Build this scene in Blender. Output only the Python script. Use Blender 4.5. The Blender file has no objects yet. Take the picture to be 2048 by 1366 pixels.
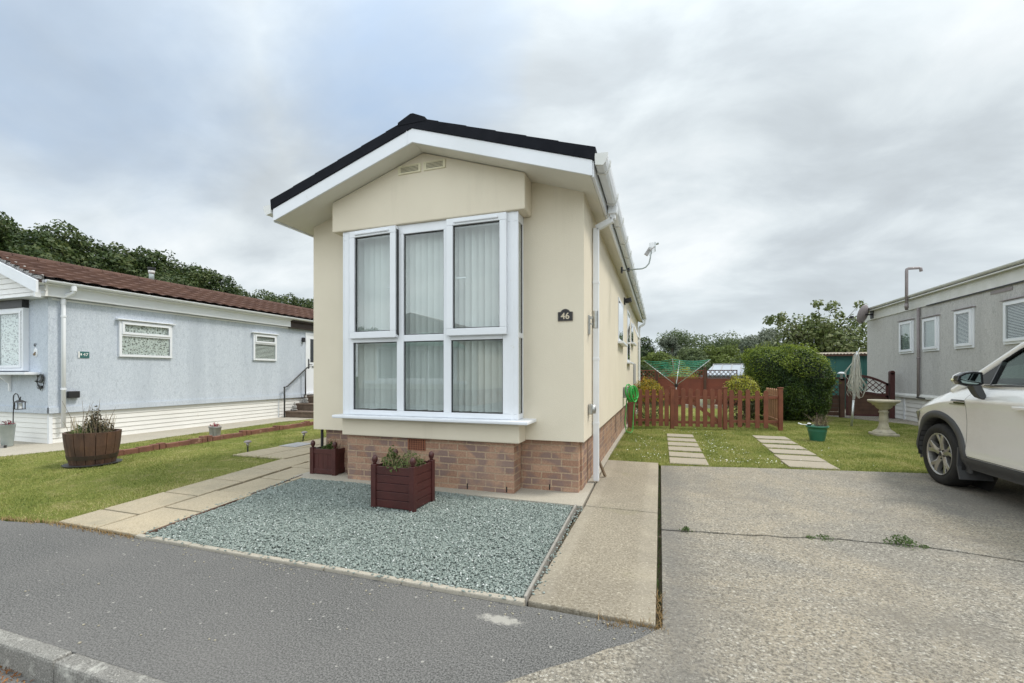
import bpy, bmesh, math, random
import numpy as np
from mathutils import Vector, Matrix
R = math.radians
random.seed(7)
scn = bpy.context.scene
COL = scn.collection

# ------------------------------------------------------------------ helpers
def root_loc(o):
    v = Vector((0, 0, 0))
    while o is not None:
        v += o.location
        o = o.parent
    return v

class MB:
    """collects shapes in world coordinates; build() links them as ONE mesh object"""
    def __init__(s):
        s.v = []; s.f = []
    def add(s, vs, fs):
        b = len(s.v)
        s.v += [tuple(p) for p in vs]
        s.f += [tuple(b + i for i in f) for f in fs]
        return s
    def box(s, x0, x1, y0, y1, z0, z1):
        return s.add([(x0,y0,z0),(x1,y0,z0),(x1,y1,z0),(x0,y1,z0),(x0,y0,z1),(x1,y0,z1),(x1,y1,z1),(x0,y1,z1)],
                     [(0,3,2,1),(4,5,6,7),(0,1,5,4),(1,2,6,5),(2,3,7,6),(3,0,4,7)])
    def cbox(s, c, d, rot=None):
        h = [x / 2 for x in d]
        vs = [Vector((i*h[0], j*h[1], k*h[2])) for k in (-1,1) for i,j in ((-1,-1),(1,-1),(1,1),(-1,1))]
        if rot is not None: vs = [rot @ p for p in vs]
        vs = [p + Vector(c) for p in vs]
        return s.add(vs, [(0,3,2,1),(4,5,6,7),(0,1,5,4),(1,2,6,5),(2,3,7,6),(3,0,4,7)])
    def beam(s, p, q, w, h, up=(0,0,1)):
        p = Vector(p); q = Vector(q); d = (q-p).normalized()
        a = d.cross(Vector(up))
        if a.length < 1e-4: a = d.cross(Vector((1,0,0)))
        a.normalize(); b = a.cross(d).normalized()
        vs = [e + a*(i*w/2) + b*(j*h/2) for e in (p,q) for i,j in ((-1,-1),(1,-1),(1,1),(-1,1))]
        return s.add(vs, [(0,3,2,1),(4,5,6,7),(0,1,5,4),(1,2,6,5),(2,3,7,6),(3,0,4,7)])
    def tube(s, pts, r, n=8, caps=True):
        pts = [Vector(p) for p in pts]
        rs = r if isinstance(r, (list, tuple)) else [r]*len(pts)
        vs = []; fs = []; prev = None
        for i, p in enumerate(pts):
            d = (pts[min(i+1,len(pts)-1)] - pts[max(i-1,0)])
            if d.length < 1e-9: d = Vector((0,0,1))
            d.normalize()
            if prev is None:
                a = d.orthogonal().normalized()
            else:
                a = prev - d*prev.dot(d)
                if a.length < 1e-6: a = d.orthogonal()
                a.normalize()
            prev = a; b = d.cross(a)
            for k in range(n):
                t = 2*math.pi*k/n
                vs.append(p + a*(rs[i]*math.cos(t)) + b*(rs[i]*math.sin(t)))
        for i in range(len(pts)-1):
            for k in range(n):
                fs.append((i*n+k, i*n+(k+1)%n, (i+1)*n+(k+1)%n, (i+1)*n+k))
        if caps:
            fs.append(tuple(reversed(range(n)))); fs.append(tuple(range((len(pts)-1)*n, len(pts)*n)))
        return s.add(vs, fs)
    def lathe(s, prof, c=(0,0,0), n=24, axis='z', a0=0, cap=True):
        vs = []; fs = []
        for r, z in prof:
            for k in range(n):
                t = a0 + 2*math.pi*k/n
                x, y = r*math.cos(t), r*math.sin(t)
                p = (x,y,z) if axis == 'z' else ((z,x,y) if axis == 'x' else (y,z,x))
                vs.append((c[0]+p[0], c[1]+p[1], c[2]+p[2]))
        for i in range(len(prof)-1):
            for k in range(n):
                fs.append((i*n+k, i*n+(k+1)%n, (i+1)*n+(k+1)%n, (i+1)*n+k))
        if cap and prof[0][0] > 1e-6: fs.append(tuple(reversed(range(n))))
        if cap and prof[-1][0] > 1e-6: fs.append(tuple(range((len(prof)-1)*n, len(prof)*n)))
        return s.add(vs, fs)
    def prism(s, poly, a, b, axis='z'):
        """poly in the plane across axis: z->(x,y)  y->(x,z)  x->(y,z)"""
        n = len(poly)
        def P(p, t): return (p[0],p[1],t) if axis == 'z' else ((p[0],t,p[1]) if axis == 'y' else (t,p[0],p[1]))
        vs = [P(p, a) for p in poly] + [P(p, b) for p in poly]
        fs = [tuple(reversed(range(n))), tuple(range(n, 2*n))]
        fs += [(i, (i+1)%n, n+(i+1)%n, n+i) for i in range(n)]
        return s.add(vs, fs)
    def grid(s, nu, nv, fn):
        vs = [fn(i/nu, j/nv) for j in range(nv+1) for i in range(nu+1)]
        fs = [(j*(nu+1)+i, j*(nu+1)+i+1, (j+1)*(nu+1)+i+1, (j+1)*(nu+1)+i) for j in range(nv) for i in range(nu)]
        return s.add(vs, fs)
    def sphere(s, c, r, n=12, m=8, sc=(1,1,1)):
        prof = []
        vs = []; fs = []
        for j in range(m+1):
            t = math.pi*j/m
            for k in range(n):
                a = 2*math.pi*k/n
                vs.append((c[0]+r*sc[0]*math.sin(t)*math.cos(a), c[1]+r*sc[1]*math.sin(t)*math.sin(a), c[2]-r*sc[2]*math.cos(t)))
        for j in range(m):
            for k in range(n):
                fs.append((j*n+k, j*n+(k+1)%n, (j+1)*n+(k+1)%n, (j+1)*n+k))
        return s.add(vs, fs)
    def build(s, name, m, parent=None, smooth=False, bevel=0, loc=None, recalc=True, seg=2):
        me = bpy.data.meshes.new(name)
        o = root_loc(parent) if parent is not None else Vector(loc or (0,0,0))
        me.from_pydata([(p[0]-o.x, p[1]-o.y, p[2]-o.z) for p in s.v], [], s.f)
        if recalc:
            bm = bmesh.new(); bm.from_mesh(me)
            bmesh.ops.recalc_face_normals(bm, faces=bm.faces)
            bm.to_mesh(me); bm.free()
        uv = me.uv_layers.new(name='UVMap')
        W = [Vector(p) for p in s.v]
        for p in me.polygons:
            n = p.normal
            ax, ay, az = abs(n.x), abs(n.y), abs(n.z)
            for li in p.loop_indices:
                q = me.vertices[me.loops[li].vertex_index].co + o
                if az > .72: t = (q.x, q.y)
                elif ay >= ax: t = (q.x, q.z)
                else: t = (q.y, q.z)
                uv.data[li].uv = t
        if smooth:
            me.polygons.foreach_set('use_smooth', [True]*len(me.polygons))
        ob = bpy.data.objects.new(name, me)
        COL.objects.link(ob)
        if m is not None: me.materials.append(m)
        if parent is not None: ob.parent = parent
        else: ob.location = o
        if bevel:
            b = ob.modifiers.new('Bevel', 'BEVEL'); b.width = bevel; b.segments = seg; b.limit_method = 'ANGLE'; b.angle_limit = R(40)
            b.harden_normals = False
        return ob

def np_mesh(name, V, F, m, parent=None, loc=(0,0,0), smooth=False):
    """V (n,3) world coordinates, F (k,3|4) index array"""
    o = root_loc(parent) if parent is not None else Vector(loc)
    V = np.asarray(V, dtype=np.float32) - np.array(o, dtype=np.float32)
    F = np.asarray(F, dtype=np.int32); k = F.shape[1]
    me = bpy.data.meshes.new(name)
    me.vertices.add(len(V)); me.vertices.foreach_set('co', V.ravel())
    me.loops.add(F.size); me.loops.foreach_set('vertex_index', F.ravel())
    me.polygons.add(len(F)); me.polygons.foreach_set('loop_start', np.arange(0, F.size, k, dtype=np.int32))
    if smooth: me.polygons.foreach_set('use_smooth', np.ones(len(F), dtype=bool))
    me.update(calc_edges=True)
    me.materials.append(m)
    ob = bpy.data.objects.new(name, me); COL.objects.link(ob)
    if parent is not None: ob.parent = parent
    else: ob.location = o
    return ob

def tag(o, label, cat, group=None, kind=None):
    if label: o['label'] = label
    if cat: o['category'] = cat
    if group: o['group'] = group
    if kind: o['kind'] = kind
    return o
def structure(o, kind='structure', label=None):
    o['kind'] = kind
    if label: o['label'] = label
    return o
def thing(name, label, cat, loc=(0,0,0), group=None):
    o = bpy.data.objects.new(name, None); COL.objects.link(o)
    o.empty_display_size = .1
    o.location = loc
    return tag(o, label, cat, group)
def copy_tree(o, loc=None, parent=None):
    c = o.copy(); COL.objects.link(c)
    if parent is not None: c.parent = parent
    if loc is not None: c.location = loc
    for ch in list(o.children):
        copy_tree(ch, None, c)
    return c

# ------------------------------------------------------------------ materials
class N:
    def __init__(s, name):
        s.m = bpy.data.materials.new(name); s.m.use_nodes = True
        s.t = s.m.node_tree; s.t.nodes.clear()
        s.out = s.t.nodes.new('ShaderNodeOutputMaterial')
    def n(s, typ, **kw):
        x = s.t.nodes.new(typ)
        for k, v in kw.items():
            if k in x.inputs.keys(): x.inputs[k].default_value = v
            else: setattr(x, k, v)
        return x
    def l(s, a, b): s.t.links.new(a, b)
    def coord(s, which='Object'):
        return s.n('ShaderNodeTexCoord').outputs[which]
    def noise(s, scale, detail=4, rough=.55, vec=None, dist=0):
        x = s.n('ShaderNodeTexNoise'); x.inputs['Scale'].default_value = scale; x.inputs['Detail'].default_value = detail
        x.inputs['Roughness'].default_value = rough; x.inputs['Distortion'].default_value = dist
        if vec is not None: s.l(vec, x.inputs['Vector'])
        return x.outputs['Fac']
    def ramp(s, fac, stops):
        x = s.n('ShaderNodeValToRGB'); e = x.color_ramp.elements
        while len(e) < len(stops): e.new(.5)
        for i, (p, c) in enumerate(stops):
            e[i].position = p
            e[i].color = (c, c, c, 1) if isinstance(c, (int, float)) else (*c, 1)
        s.l(fac, x.inputs['Fac'])
        return x.outputs['Color']
    def mix(s, fac, a, b, mode='MIX'):
        x = s.n('ShaderNodeMix'); x.data_type = 'RGBA'; x.blend_type = mode
        for v, i in ((fac, 0), (a, 6), (b, 7)):
            if hasattr(v, 'is_output') or isinstance(v, bpy.types.NodeSocket): s.l(v, x.inputs[i])
            elif isinstance(v, (int, float)): x.inputs[i].default_value = v
            else: x.inputs[i].default_value = (*v, 1)
        return x.outputs[2]
    def math(s, op, a, b=0):
        x = s.n('ShaderNodeMath'); x.operation = op
        for v, i in ((a, 0), (b, 1)):
            if isinstance(v, bpy.types.NodeSocket): s.l(v, x.inputs[i])
            else: x.inputs[i].default_value = v
        return x.outputs[0]
    def bump(s, h, strength=.3, dist=.01, normal=None):
        x = s.n('ShaderNodeBump'); x.inputs['Strength'].default_value = strength; x.inputs['Distance'].default_value = dist
        s.l(h, x.inputs['Height'])
        if normal is not None: s.l(normal, x.inputs['Normal'])
        return x.outputs['Normal']
    def pbsdf(s, color, rough=.6, metal=0, spec=.5, normal=None, coat=0):
        x = s.n('ShaderNodeBsdfPrincipled')
        if isinstance(color, bpy.types.NodeSocket): s.l(color, x.inputs['Base Color'])
        else: x.inputs['Base Color'].default_value = (*color, 1)
        if isinstance(rough, bpy.types.NodeSocket): s.l(rough, x.inputs['Roughness'])
        else: x.inputs['Roughness'].default_value = rough
        x.inputs['Metallic'].default_value = metal
        x.inputs['Specular IOR Level'].default_value = spec
        x.inputs['Coat Weight'].default_value = coat
        x.inputs['Coat Roughness'].default_value = .05
        if normal is not None: s.l(normal, x.inputs['Normal'])
        return x
    def done(s, sh):
        s.l(sh.outputs[0] if hasattr(sh, 'outputs') else sh, s.out.inputs['Surface'])
        return s.m

def mat(name, c1, c2=None, rough=.6, vs=3, bump=0, bs=60, spec=.5, metal=0, bd=.01, coat=0, stain=None, lo=.35, hi=.65, co='Object', streak=None):
    q = N(name); v = q.coord(co)
    col = c1
    if c2 is not None:
        col = q.mix(q.ramp(q.noise(vs, 5, .6, v), [(lo, 0), (hi, 1)]), c1, c2)
    if streak is not None:   # rain streaks / dirt with a shape of its own
        mp = q.n('ShaderNodeMapping'); mp.inputs['Scale'].default_value = streak[2]; q.l(v, mp.inputs['Vector'])
        col = q.mix(q.ramp(q.noise(1, 6, .65, mp.outputs[0]), [(streak[1], 0), (min(1, streak[1]+.25), .8)]), col, streak[0])
    if stain is not None:
        col = q.mix(q.ramp(q.noise(stain[1], 6, .7, v), [(stain[2], 0), (stain[2]+.12, 1)]), col, stain[0])
    nr = None
    if bump: nr = q.bump(q.noise(bs, 4, .65, v), bump, bd)
    return q.done(q.pbsdf(col, rough, metal, spec, nr, coat))

def leaf_mat(name, cols, trans=.35, rough=.55, ns=.6):
    """island-random leaf colours with broad clumps"""
    q = N(name); v = q.coord()
    g = q.n('ShaderNodeNewGeometry')
    f = q.mix(.45, g.outputs['Random Per Island'], q.ramp(q.noise(ns, 3, .6, v), [(.35, 0), (.65, 1)]))
    k = len(cols)
    col = q.ramp(f, [(i/(k-1)*.8+.1, c) for i, c in enumerate(cols)])
    p = q.pbsdf(col, rough, 0, .35)
    t = q.n('ShaderNodeBsdfTranslucent'); q.l(q.mix(.5, col, (.25,.35,.04), 'MULTIPLY') if False else col, t.inputs['Color'])
    m = q.n('ShaderNodeMixShader'); m.inputs[0].default_value = trans
    q.l(p.outputs[0], m.inputs[1]); q.l(t.outputs[0], m.inputs[2])
    return q.done(m)

def glass_mat(name, tint=(.92,.95,.94), refl=1.0, f0=1.5):
    q = N(name)
    gm = q.n('ShaderNodeNewGeometry'); dt = q.n('ShaderNodeVectorMath'); dt.operation = 'DOT_PRODUCT'
    q.l(gm.outputs['Incoming'], dt.inputs[0]); q.l(gm.outputs['Normal'], dt.inputs[1])
    fac = q.math('ADD', .05, q.math('MULTIPLY', .95, q.math('POWER', q.math('SUBTRACT', 1.0, q.math('ABSOLUTE', dt.outputs['Value'])), 5.0)))
    t = q.n('ShaderNodeBsdfTransparent'); t.inputs['Color'].default_value = (*tint, 1)
    g = q.n('ShaderNodeBsdfGlossy'); g.inputs['Roughness'].default_value = .005; g.inputs['Color'].default_value = (1, 1, 1, 1)
    m = q.n('ShaderNodeMixShader')
    q.l(q.math('MINIMUM', q.math('MULTIPLY', fac, refl), 1.0), m.inputs[0])
    q.l(t.outputs[0], m.inputs[1]); q.l(g.outputs[0], m.inputs[2])
    return q.done(m)

def brick_mat(name, c1, c2, mortar, bw=.225, rh=.075, ms=.010, soil=None):
    q = N(name); v = q.n('ShaderNodeTexCoord').outputs['UV']
    # wobble the courses a little so that edges are not ruler-straight
    w = q.n('ShaderNodeTexNoise'); w.inputs['Scale'].default_value = 7; q.l(v, w.inputs['Vector'])
    vm = q.n('ShaderNodeVectorMath'); vm.operation = 'SCALE'; vm.inputs['Scale'].default_value = .006; q.l(w.outputs['Color'], vm.inputs[0])
    va = q.n('ShaderNodeVectorMath'); va.operation = 'ADD'; q.l(v, va.inputs[0]); q.l(vm.outputs[0], va.inputs[1])
    b = q.n('ShaderNodeTexBrick'); q.l(va.outputs[0], b.inputs['Vector'])
    b.inputs['Scale'].default_value = 1; b.inputs['Brick Width'].default_value = bw; b.inputs['Row Height'].default_value = rh
    b.inputs['Mortar Size'].default_value = ms; b.inputs['Mortar Smooth'].default_value = .25
    b.inputs['Color1'].default_value = (*c1, 1); b.inputs['Color2'].default_value = (*c2, 1); b.inputs['Mortar'].default_value = (*mortar, 1)
    n1 = q.noise(45, 5, .7, v)
    col = q.mix(.6, b.outputs['Color'], q.ramp(n1, [(.3, .42), (.7, 1.15)]), 'MULTIPLY')
    sepr = q.n('ShaderNodeTexNoise'); sepr.inputs['Scale'].default_value = 4.5; sepr.inputs['Detail'].default_value = 1; q.l(v, sepr.inputs['Vector'])
    col = q.mix(q.math('MULTIPLY', q.ramp(sepr.outputs['Fac'], [(.48, 0), (.60, .75)]), q.ramp(b.outputs['Fac'], [(0, 1), (.3, 0)])), col, (.20,.145,.135))
    n2 = q.noise(1.3, 4, .6, v)
    col = q.mix(q.ramp(n2, [(.5, 0), (.75, .45)]), col, (.33,.24,.19))
    h = q.mix(.5, q.ramp(b.outputs['Fac'], [(0, 1), (1, 0)]), n1)
    return q.done(q.pbsdf(col, .85, 0, .25, q.bump(h, .7, .008)))
# ------------------------------------------------------------------ material set
M = {}
M['upvc'] = mat('white_upvc', (.80,.82,.86), (.74,.76,.79), .32, 1.2, stain=((.62,.61,.56), 9, .66))
M['upvc_aged'] = mat('aged_white_upvc', (.72,.72,.70), (.60,.60,.56), .4, 2.2, stain=((.40,.38,.32), 14, .62))
M['gasket'] = mat('black_rubber', (.02,.02,.022), None, .5)
M['glass'] = glass_mat('window_glass', refl=1.5)
M['cream'] = mat('cream_render', (.745,.675,.545), (.705,.635,.51), .9, 1.1, bump=.55, bs=130, bd=.006, spec=.2, streak=((.58,.52,.41), .60, (2.2,2.2,.18)))
M['soffit'] = mat('cream_soffit', (.74,.72,.65), (.68,.66,.60), .45, 2)
M['brick'] = brick_mat('buff_brick', (.35,.20,.135), (.50,.315,.215), (.46,.335,.235), ms=.008)
M['airbrick'] = mat('terracotta', (.34,.125,.065), (.27,.10,.055), .8, 8)
M['dark'] = mat('dark_void', (.012,.012,.013), None, .9)
M['slate'] = mat('black_roof_tile', (.005,.006,.010), (.010,.011,.016), .9, 6, bump=.5, bs=220, bd=.003, spec=.25)
M['bluewall'] = None
def dash(name, c1, c2, c3, sc=110):
    q = N(name); v = q.coord()
    mp = q.n('ShaderNodeMapping'); mp.inputs['Scale'].default_value = (1,1,.45); q.l(v, mp.inputs['Vector'])
    n = q.noise(sc, 3, .7, mp.outputs[0])
    n3 = q.noise(26, 4, .75, mp.outputs[0])
    col = q.mix(q.ramp(n, [(.38, 0), (.62, 1)]), c1, c2)
    col = q.mix(q.ramp(n3, [(.52, 0), (.68, .75)]), col, c3)
    m2 = q.n('ShaderNodeMapping'); m2.inputs['Scale'].default_value = (2.2,2.2,.2); q.l(v, m2.inputs['Vector'])
    col = q.mix(q.ramp(q.noise(1, 5, .6, m2.outputs[0]), [(.45, 0), (.75, .5)]), col, c3)
    return q.done(q.pbsdf(col, .9, 0, .2, q.bump(q.noise(sc, 2, .6, v), .8, .008)))
M['bluewall'] = dash('pale_blue_dash', (.485,.535,.61), (.62,.665,.73), (.39,.435,.50), 80)
M['greywall'] = dash('grey_dash', (.46,.455,.445), (.60,.59,.575), (.34,.335,.325), 60)
M['whiteclad'] = mat('white_cladding', (.80,.79,.76), (.74,.73,.70), .4, 1.6, stain=((.60,.56,.48), 5, .64))
M['redtile'] = mat('brown_red_tile', (.135,.078,.060), (.095,.055,.045), .85, 2.5, bump=.6, bs=260, bd=.004, stain=((.05,.03,.022), 11, .6), spec=.2)
M['darkwood'] = mat('dark_brown_board', (.03,.02,.017), (.05,.03,.024), .5, 4)
M['blackmetal'] = mat('black_iron', (.016,.016,.018), (.03,.03,.03), .45, 20)
M['steel'] = mat('brushed_steel', (.50,.50,.48), (.40,.40,.38), .34, 20, metal=.9)
M['galv'] = mat('galvanised_bucket', (.42,.46,.45), (.33,.38,.37), .45, 6, metal=.35)
M['greypipe'] = mat('grey_plastic', (.42,.41,.40), (.34,.33,.33), .5, 4)
M['browncast'] = mat('grey_brown_pipe', (.27,.235,.235), (.22,.19,.19), .5, 4)
M['blind'] = mat('blind_fabric', (.80,.805,.80), (.74,.745,.74), .9, 2.5, spec=.1)
M['lace'] = None
q = N('lace_curtain'); v = q.coord()
vo = q.n('ShaderNodeTexVoronoi'); vo.inputs['Scale'].default_value = 30; q.l(v, vo.inputs['Vector'])
f = q.math('MULTIPLY', q.ramp(vo.outputs['Distance'], [(.40, 1), (.56, 0)]), q.ramp(q.noise(26, 4, .8, v), [(.44, 0), (.52, 1)]))
M['lace'] = q.done(q.pbsdf(q.mix(f, (.84,.85,.86), (.10,.115,.12)), .9, 0, .1))
M['maroon'] = mat('maroon_paint', (.075,.020,.018), (.052,.014,.013), .42, 5, stain=((.26,.16,.14), 7, .68), bump=.2, bs=40, bd=.003)
M['redwood'] = mat('red_stained_timber', (.235,.080,.044), (.175,.058,.034), .75, 4, bump=.35, bs=50, bd=.004, stain=((.26,.12,.08), 9, .66))
M['redfence'] = mat('red_fence_panel', (.22,.062,.036), (.165,.048,.030), .8, 2.5, bump=.3, bs=50)
M['freshwood'] = mat('bare_timber', (.36,.19,.10), (.28,.14,.075), .8, 5)
M['darkfence'] = mat('dark_brown_timber', (.095,.048,.030), (.07,.034,.022), .8, 4, bump=.3, bs=50)
M['greywood'] = mat('grey_timber', (.34,.32,.285), (.24,.225,.20), .9, 8, bump=.3, bs=60)
M['oldwood'] = mat('weathered_timber', (.27,.20,.13), (.19,.14,.095), .85, 5, bump=.3, bs=60)
M['barrel'] = mat('old_barrel_wood', (.105,.054,.034), (.058,.030,.020), .7, 5, bump=.5, bs=45, bd=.006, streak=((.20,.10,.05), .55, (7,7,1.2)))
M['iron'] = mat('rusty_hoop', (.035,.024,.02), (.055,.03,.02), .6, 12)
M['soil'] = mat('potting_soil', (.035,.024,.016), (.06,.042,.028), .95, 20, bump=.8, bs=60, bd=.02)
M['stone'] = mat('weathered_stone', (.43,.39,.29), (.31,.285,.225), .9, 7, bump=.6, bs=70, bd=.008, stain=((.15,.145,.115), 11, .6))
M['greystone'] = mat('grey_stone', (.36,.35,.33), (.26,.25,.24), .9, 9, bump=.6, bs=60, stain=((.14,.13,.12), 12, .6))
M['stepbrick'] = mat('dark_step_brick', (.12,.085,.065), (.17,.125,.09), .9, 9, bump=.7, bs=30, stain=((.06,.05,.04), 12, .58))
M['edgebrick'] = mat('red_edging_brick', (.225,.10,.065), (.15,.068,.048), .9, 5, bump=.7, bs=40, stain=((.38,.25,.17), 6, .6))
M['greenplastic'] = mat('green_plastic', (.03,.15,.10), (.04,.175,.12), .4, 3)
M['greenline'] = mat('green_washing_line', (.012,.26,.15), (.02,.33,.20), .4, 5)
M['hose'] = mat('green_hose', (.035,.33,.05), (.045,.42,.08), .35, 9)
M['alu'] = mat('aluminium', (.58,.60,.60), (.50,.51,.51), .35, 5, metal=.7)
M['line'] = mat('old_washing_line', (.45,.44,.38), (.55,.53,.46), .7, 9)
M['shedgreen'] = mat('green_shed_paint', (.022,.105,.092), (.03,.13,.11), .6, 2, stain=((.05,.13,.12), 6, .62))
M['shedroof'] = mat('corrugated_roof', (.38,.33,.27), (.29,.25,.20), .85, 4)
M['greenhouse'] = mat('polycarbonate', (.42,.46,.52), (.36,.40,.45), .3, 2)
M['terracotta'] = mat('pot_clay', (.40,.30,.22), (.5,.45,.38), .8, 3)
M['number'] = mat('gold_number', (.62,.54,.40), None, .5)
M['plaqueblack'] = mat('black_slate_plaque', (.014,.013,.014), (.022,.02,.02), .5, 20)
M['plaquerim'] = mat('plaque_rim', (.10,.085,.07), None, .5)
M['plaqueteal'] = mat('teal_plaque', (.03,.12,.12), (.04,.14,.14), .5, 9)
M['whitepaint'] = mat('white_paint', (.8,.8,.8), None, .5)
M['vent'] = mat('cream_vent', (.76,.71,.52), (.68,.62,.44), .5, 6)
M['red_flower'] = mat('red_petal', (.28,.02,.035), (.20,.012,.03), .6, 20)
M['white_flower'] = mat('white_petal', (.8,.8,.74), None, .6)
M['bark'] = mat('bark', (.085,.065,.045), (.05,.038,.028), .9, 6, bump=.8, bs=20, bd=.03)
M['birch'] = mat('pale_bark', (.22,.20,.17), (.13,.115,.095), .9, 6, bump=.6, bs=20, bd=.02)
M['mirror'] = mat('mirror_glass', (.22,.27,.26), None, .02, metal=1)
M['amber'] = mat('amber_lens', (.66,.62,.36), None, .2)
M['tyre'] = mat('tyre_rubber', (.016,.016,.016), (.024,.023,.022), .75, 9, bump=.2, bs=80, spec=.3)
M['alloy'] = mat('alloy_wheel', (.40,.39,.37), (.34,.33,.31), .3, 6, metal=.75, coat=.3)
M['darkmetal'] = mat('brake_dark', (.02,.02,.02), None, .7)
M['plasticgrey'] = mat('dark_grey_cladding', (.045,.046,.048), (.062,.062,.062), .6, 4, bump=.15, bs=180, bd=.002)
M['gloss_black'] = mat('gloss_black', (.008,.008,.009), None, .12, coat=.6)
M['carglass'] = glass_mat('tinted_car_glass', (.50,.58,.55), 1.0, 1.5)
M['carpaint'] = None
q = N('silver_car_paint'); v = q.coord()
fl = q.noise(900, 1, .5, v)
mp = q.n('ShaderNodeMapping'); mp.inputs['Scale'].default_value = (1,1,2.2); q.l(v, mp.inputs['Vector'])
dirt = q.ramp(q.noise(2.2, 6, .7, mp.outputs[0]), [(.5, 0), (.8, .35)])
col = q.mix(dirt, (.76,.755,.73), (.55,.53,.48))
M['carpaint'] = q.done(q.pbsdf(col, q.ramp(fl, [(.3, .26), (.7, .36)]), .18, .5, None, 1.0))
M['seatfabric'] = mat('dark_seat_fabric', (.03,.03,.032), (.045,.045,.047), .9, 9)

# ground surfaces ------------------------------------------------------------
def asphalt(name, c1, c2, patch=True):
    q = N(name); v = q.coord()
    n1 = q.noise(115, 4, .82, v); n2 = q.noise(60, 5, .8, v); n3 = q.noise(.55, 5, .65, v); n4 = q.noise(5, 5, .7, v)
    col = q.mix(q.ramp(n1, [(.44, 0), (.57, 1)]), c1, c2)
    col = q.mix(q.ramp(n2, [(.55, 0), (.66, .8)]), col, (.24,.235,.22))
    vo = q.n('ShaderNodeTexVoronoi'); vo.inputs['Scale'].default_value = 85; q.l(v, vo.inputs['Vector'])
    col = q.mix(q.ramp(vo.outputs['Distance'], [(.13, .5), (.22, 0)]), col, (.36,.35,.33))
    v2 = q.n('ShaderNodeTexVoronoi'); v2.inputs['Scale'].default_value = 11; q.l(v, v2.inputs['Vector'])
    col = q.mix(q.ramp(q.math('ADD', v2.outputs['Distance'], q.math('MULTIPLY', n2, .2)), [(.16, .8), (.19, 0)]), col, (.46,.44,.40))
    col = q.mix(q.ramp(n3, [(.35, .0), (.7, .5)]), col, (.19,.18,.17))
    col = q.mix(q.ramp(n4, [(.62, 0), (.75, .3)]), col, (.055,.052,.05))
    if patch:   # the pale blot of old cement on the tarmac
        d = q.n('ShaderNodeVectorMath'); d.operation = 'SUBTRACT'; q.l(v, d.inputs[0]); d.inputs[1].default_value = (-.80, 2.19, 0)
        mp = q.n('ShaderNodeMapping'); mp.inputs['Scale'].default_value = (7.5, 22, 1); mp.inputs['Rotation'].default_value = (0,0,R(14)); q.l(d.outputs[0], mp.inputs['Vector'])
        ln = q.n('ShaderNodeVectorMath'); ln.operation = 'LENGTH'; q.l(mp.outputs[0], ln.inputs[0])
        f = q.math('ADD', ln.outputs['Value'], q.math('MULTIPLY', q.math('SUBTRACT', q.noise(30, 5, .75, v), .5), 2.4))
        col = q.mix(q.ramp(f, [(.55, .8), (1.0, 0)]), col, (.40,.38,.34))
    h = q.mix(.5, n1, q.ramp(vo.outputs['Distance'], [(0, 1), (.5, 0)]))
    return q.done(q.pbsdf(col, .85, 0, .3, q.bump(h, .35, .006)))
M['asphalt'] = asphalt('asphalt', (.034,.034,.033), (.196,.193,.185))
M['asphalt_low'] = asphalt('asphalt_carriageway', (.12,.115,.108), (.25,.24,.225), False)

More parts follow.
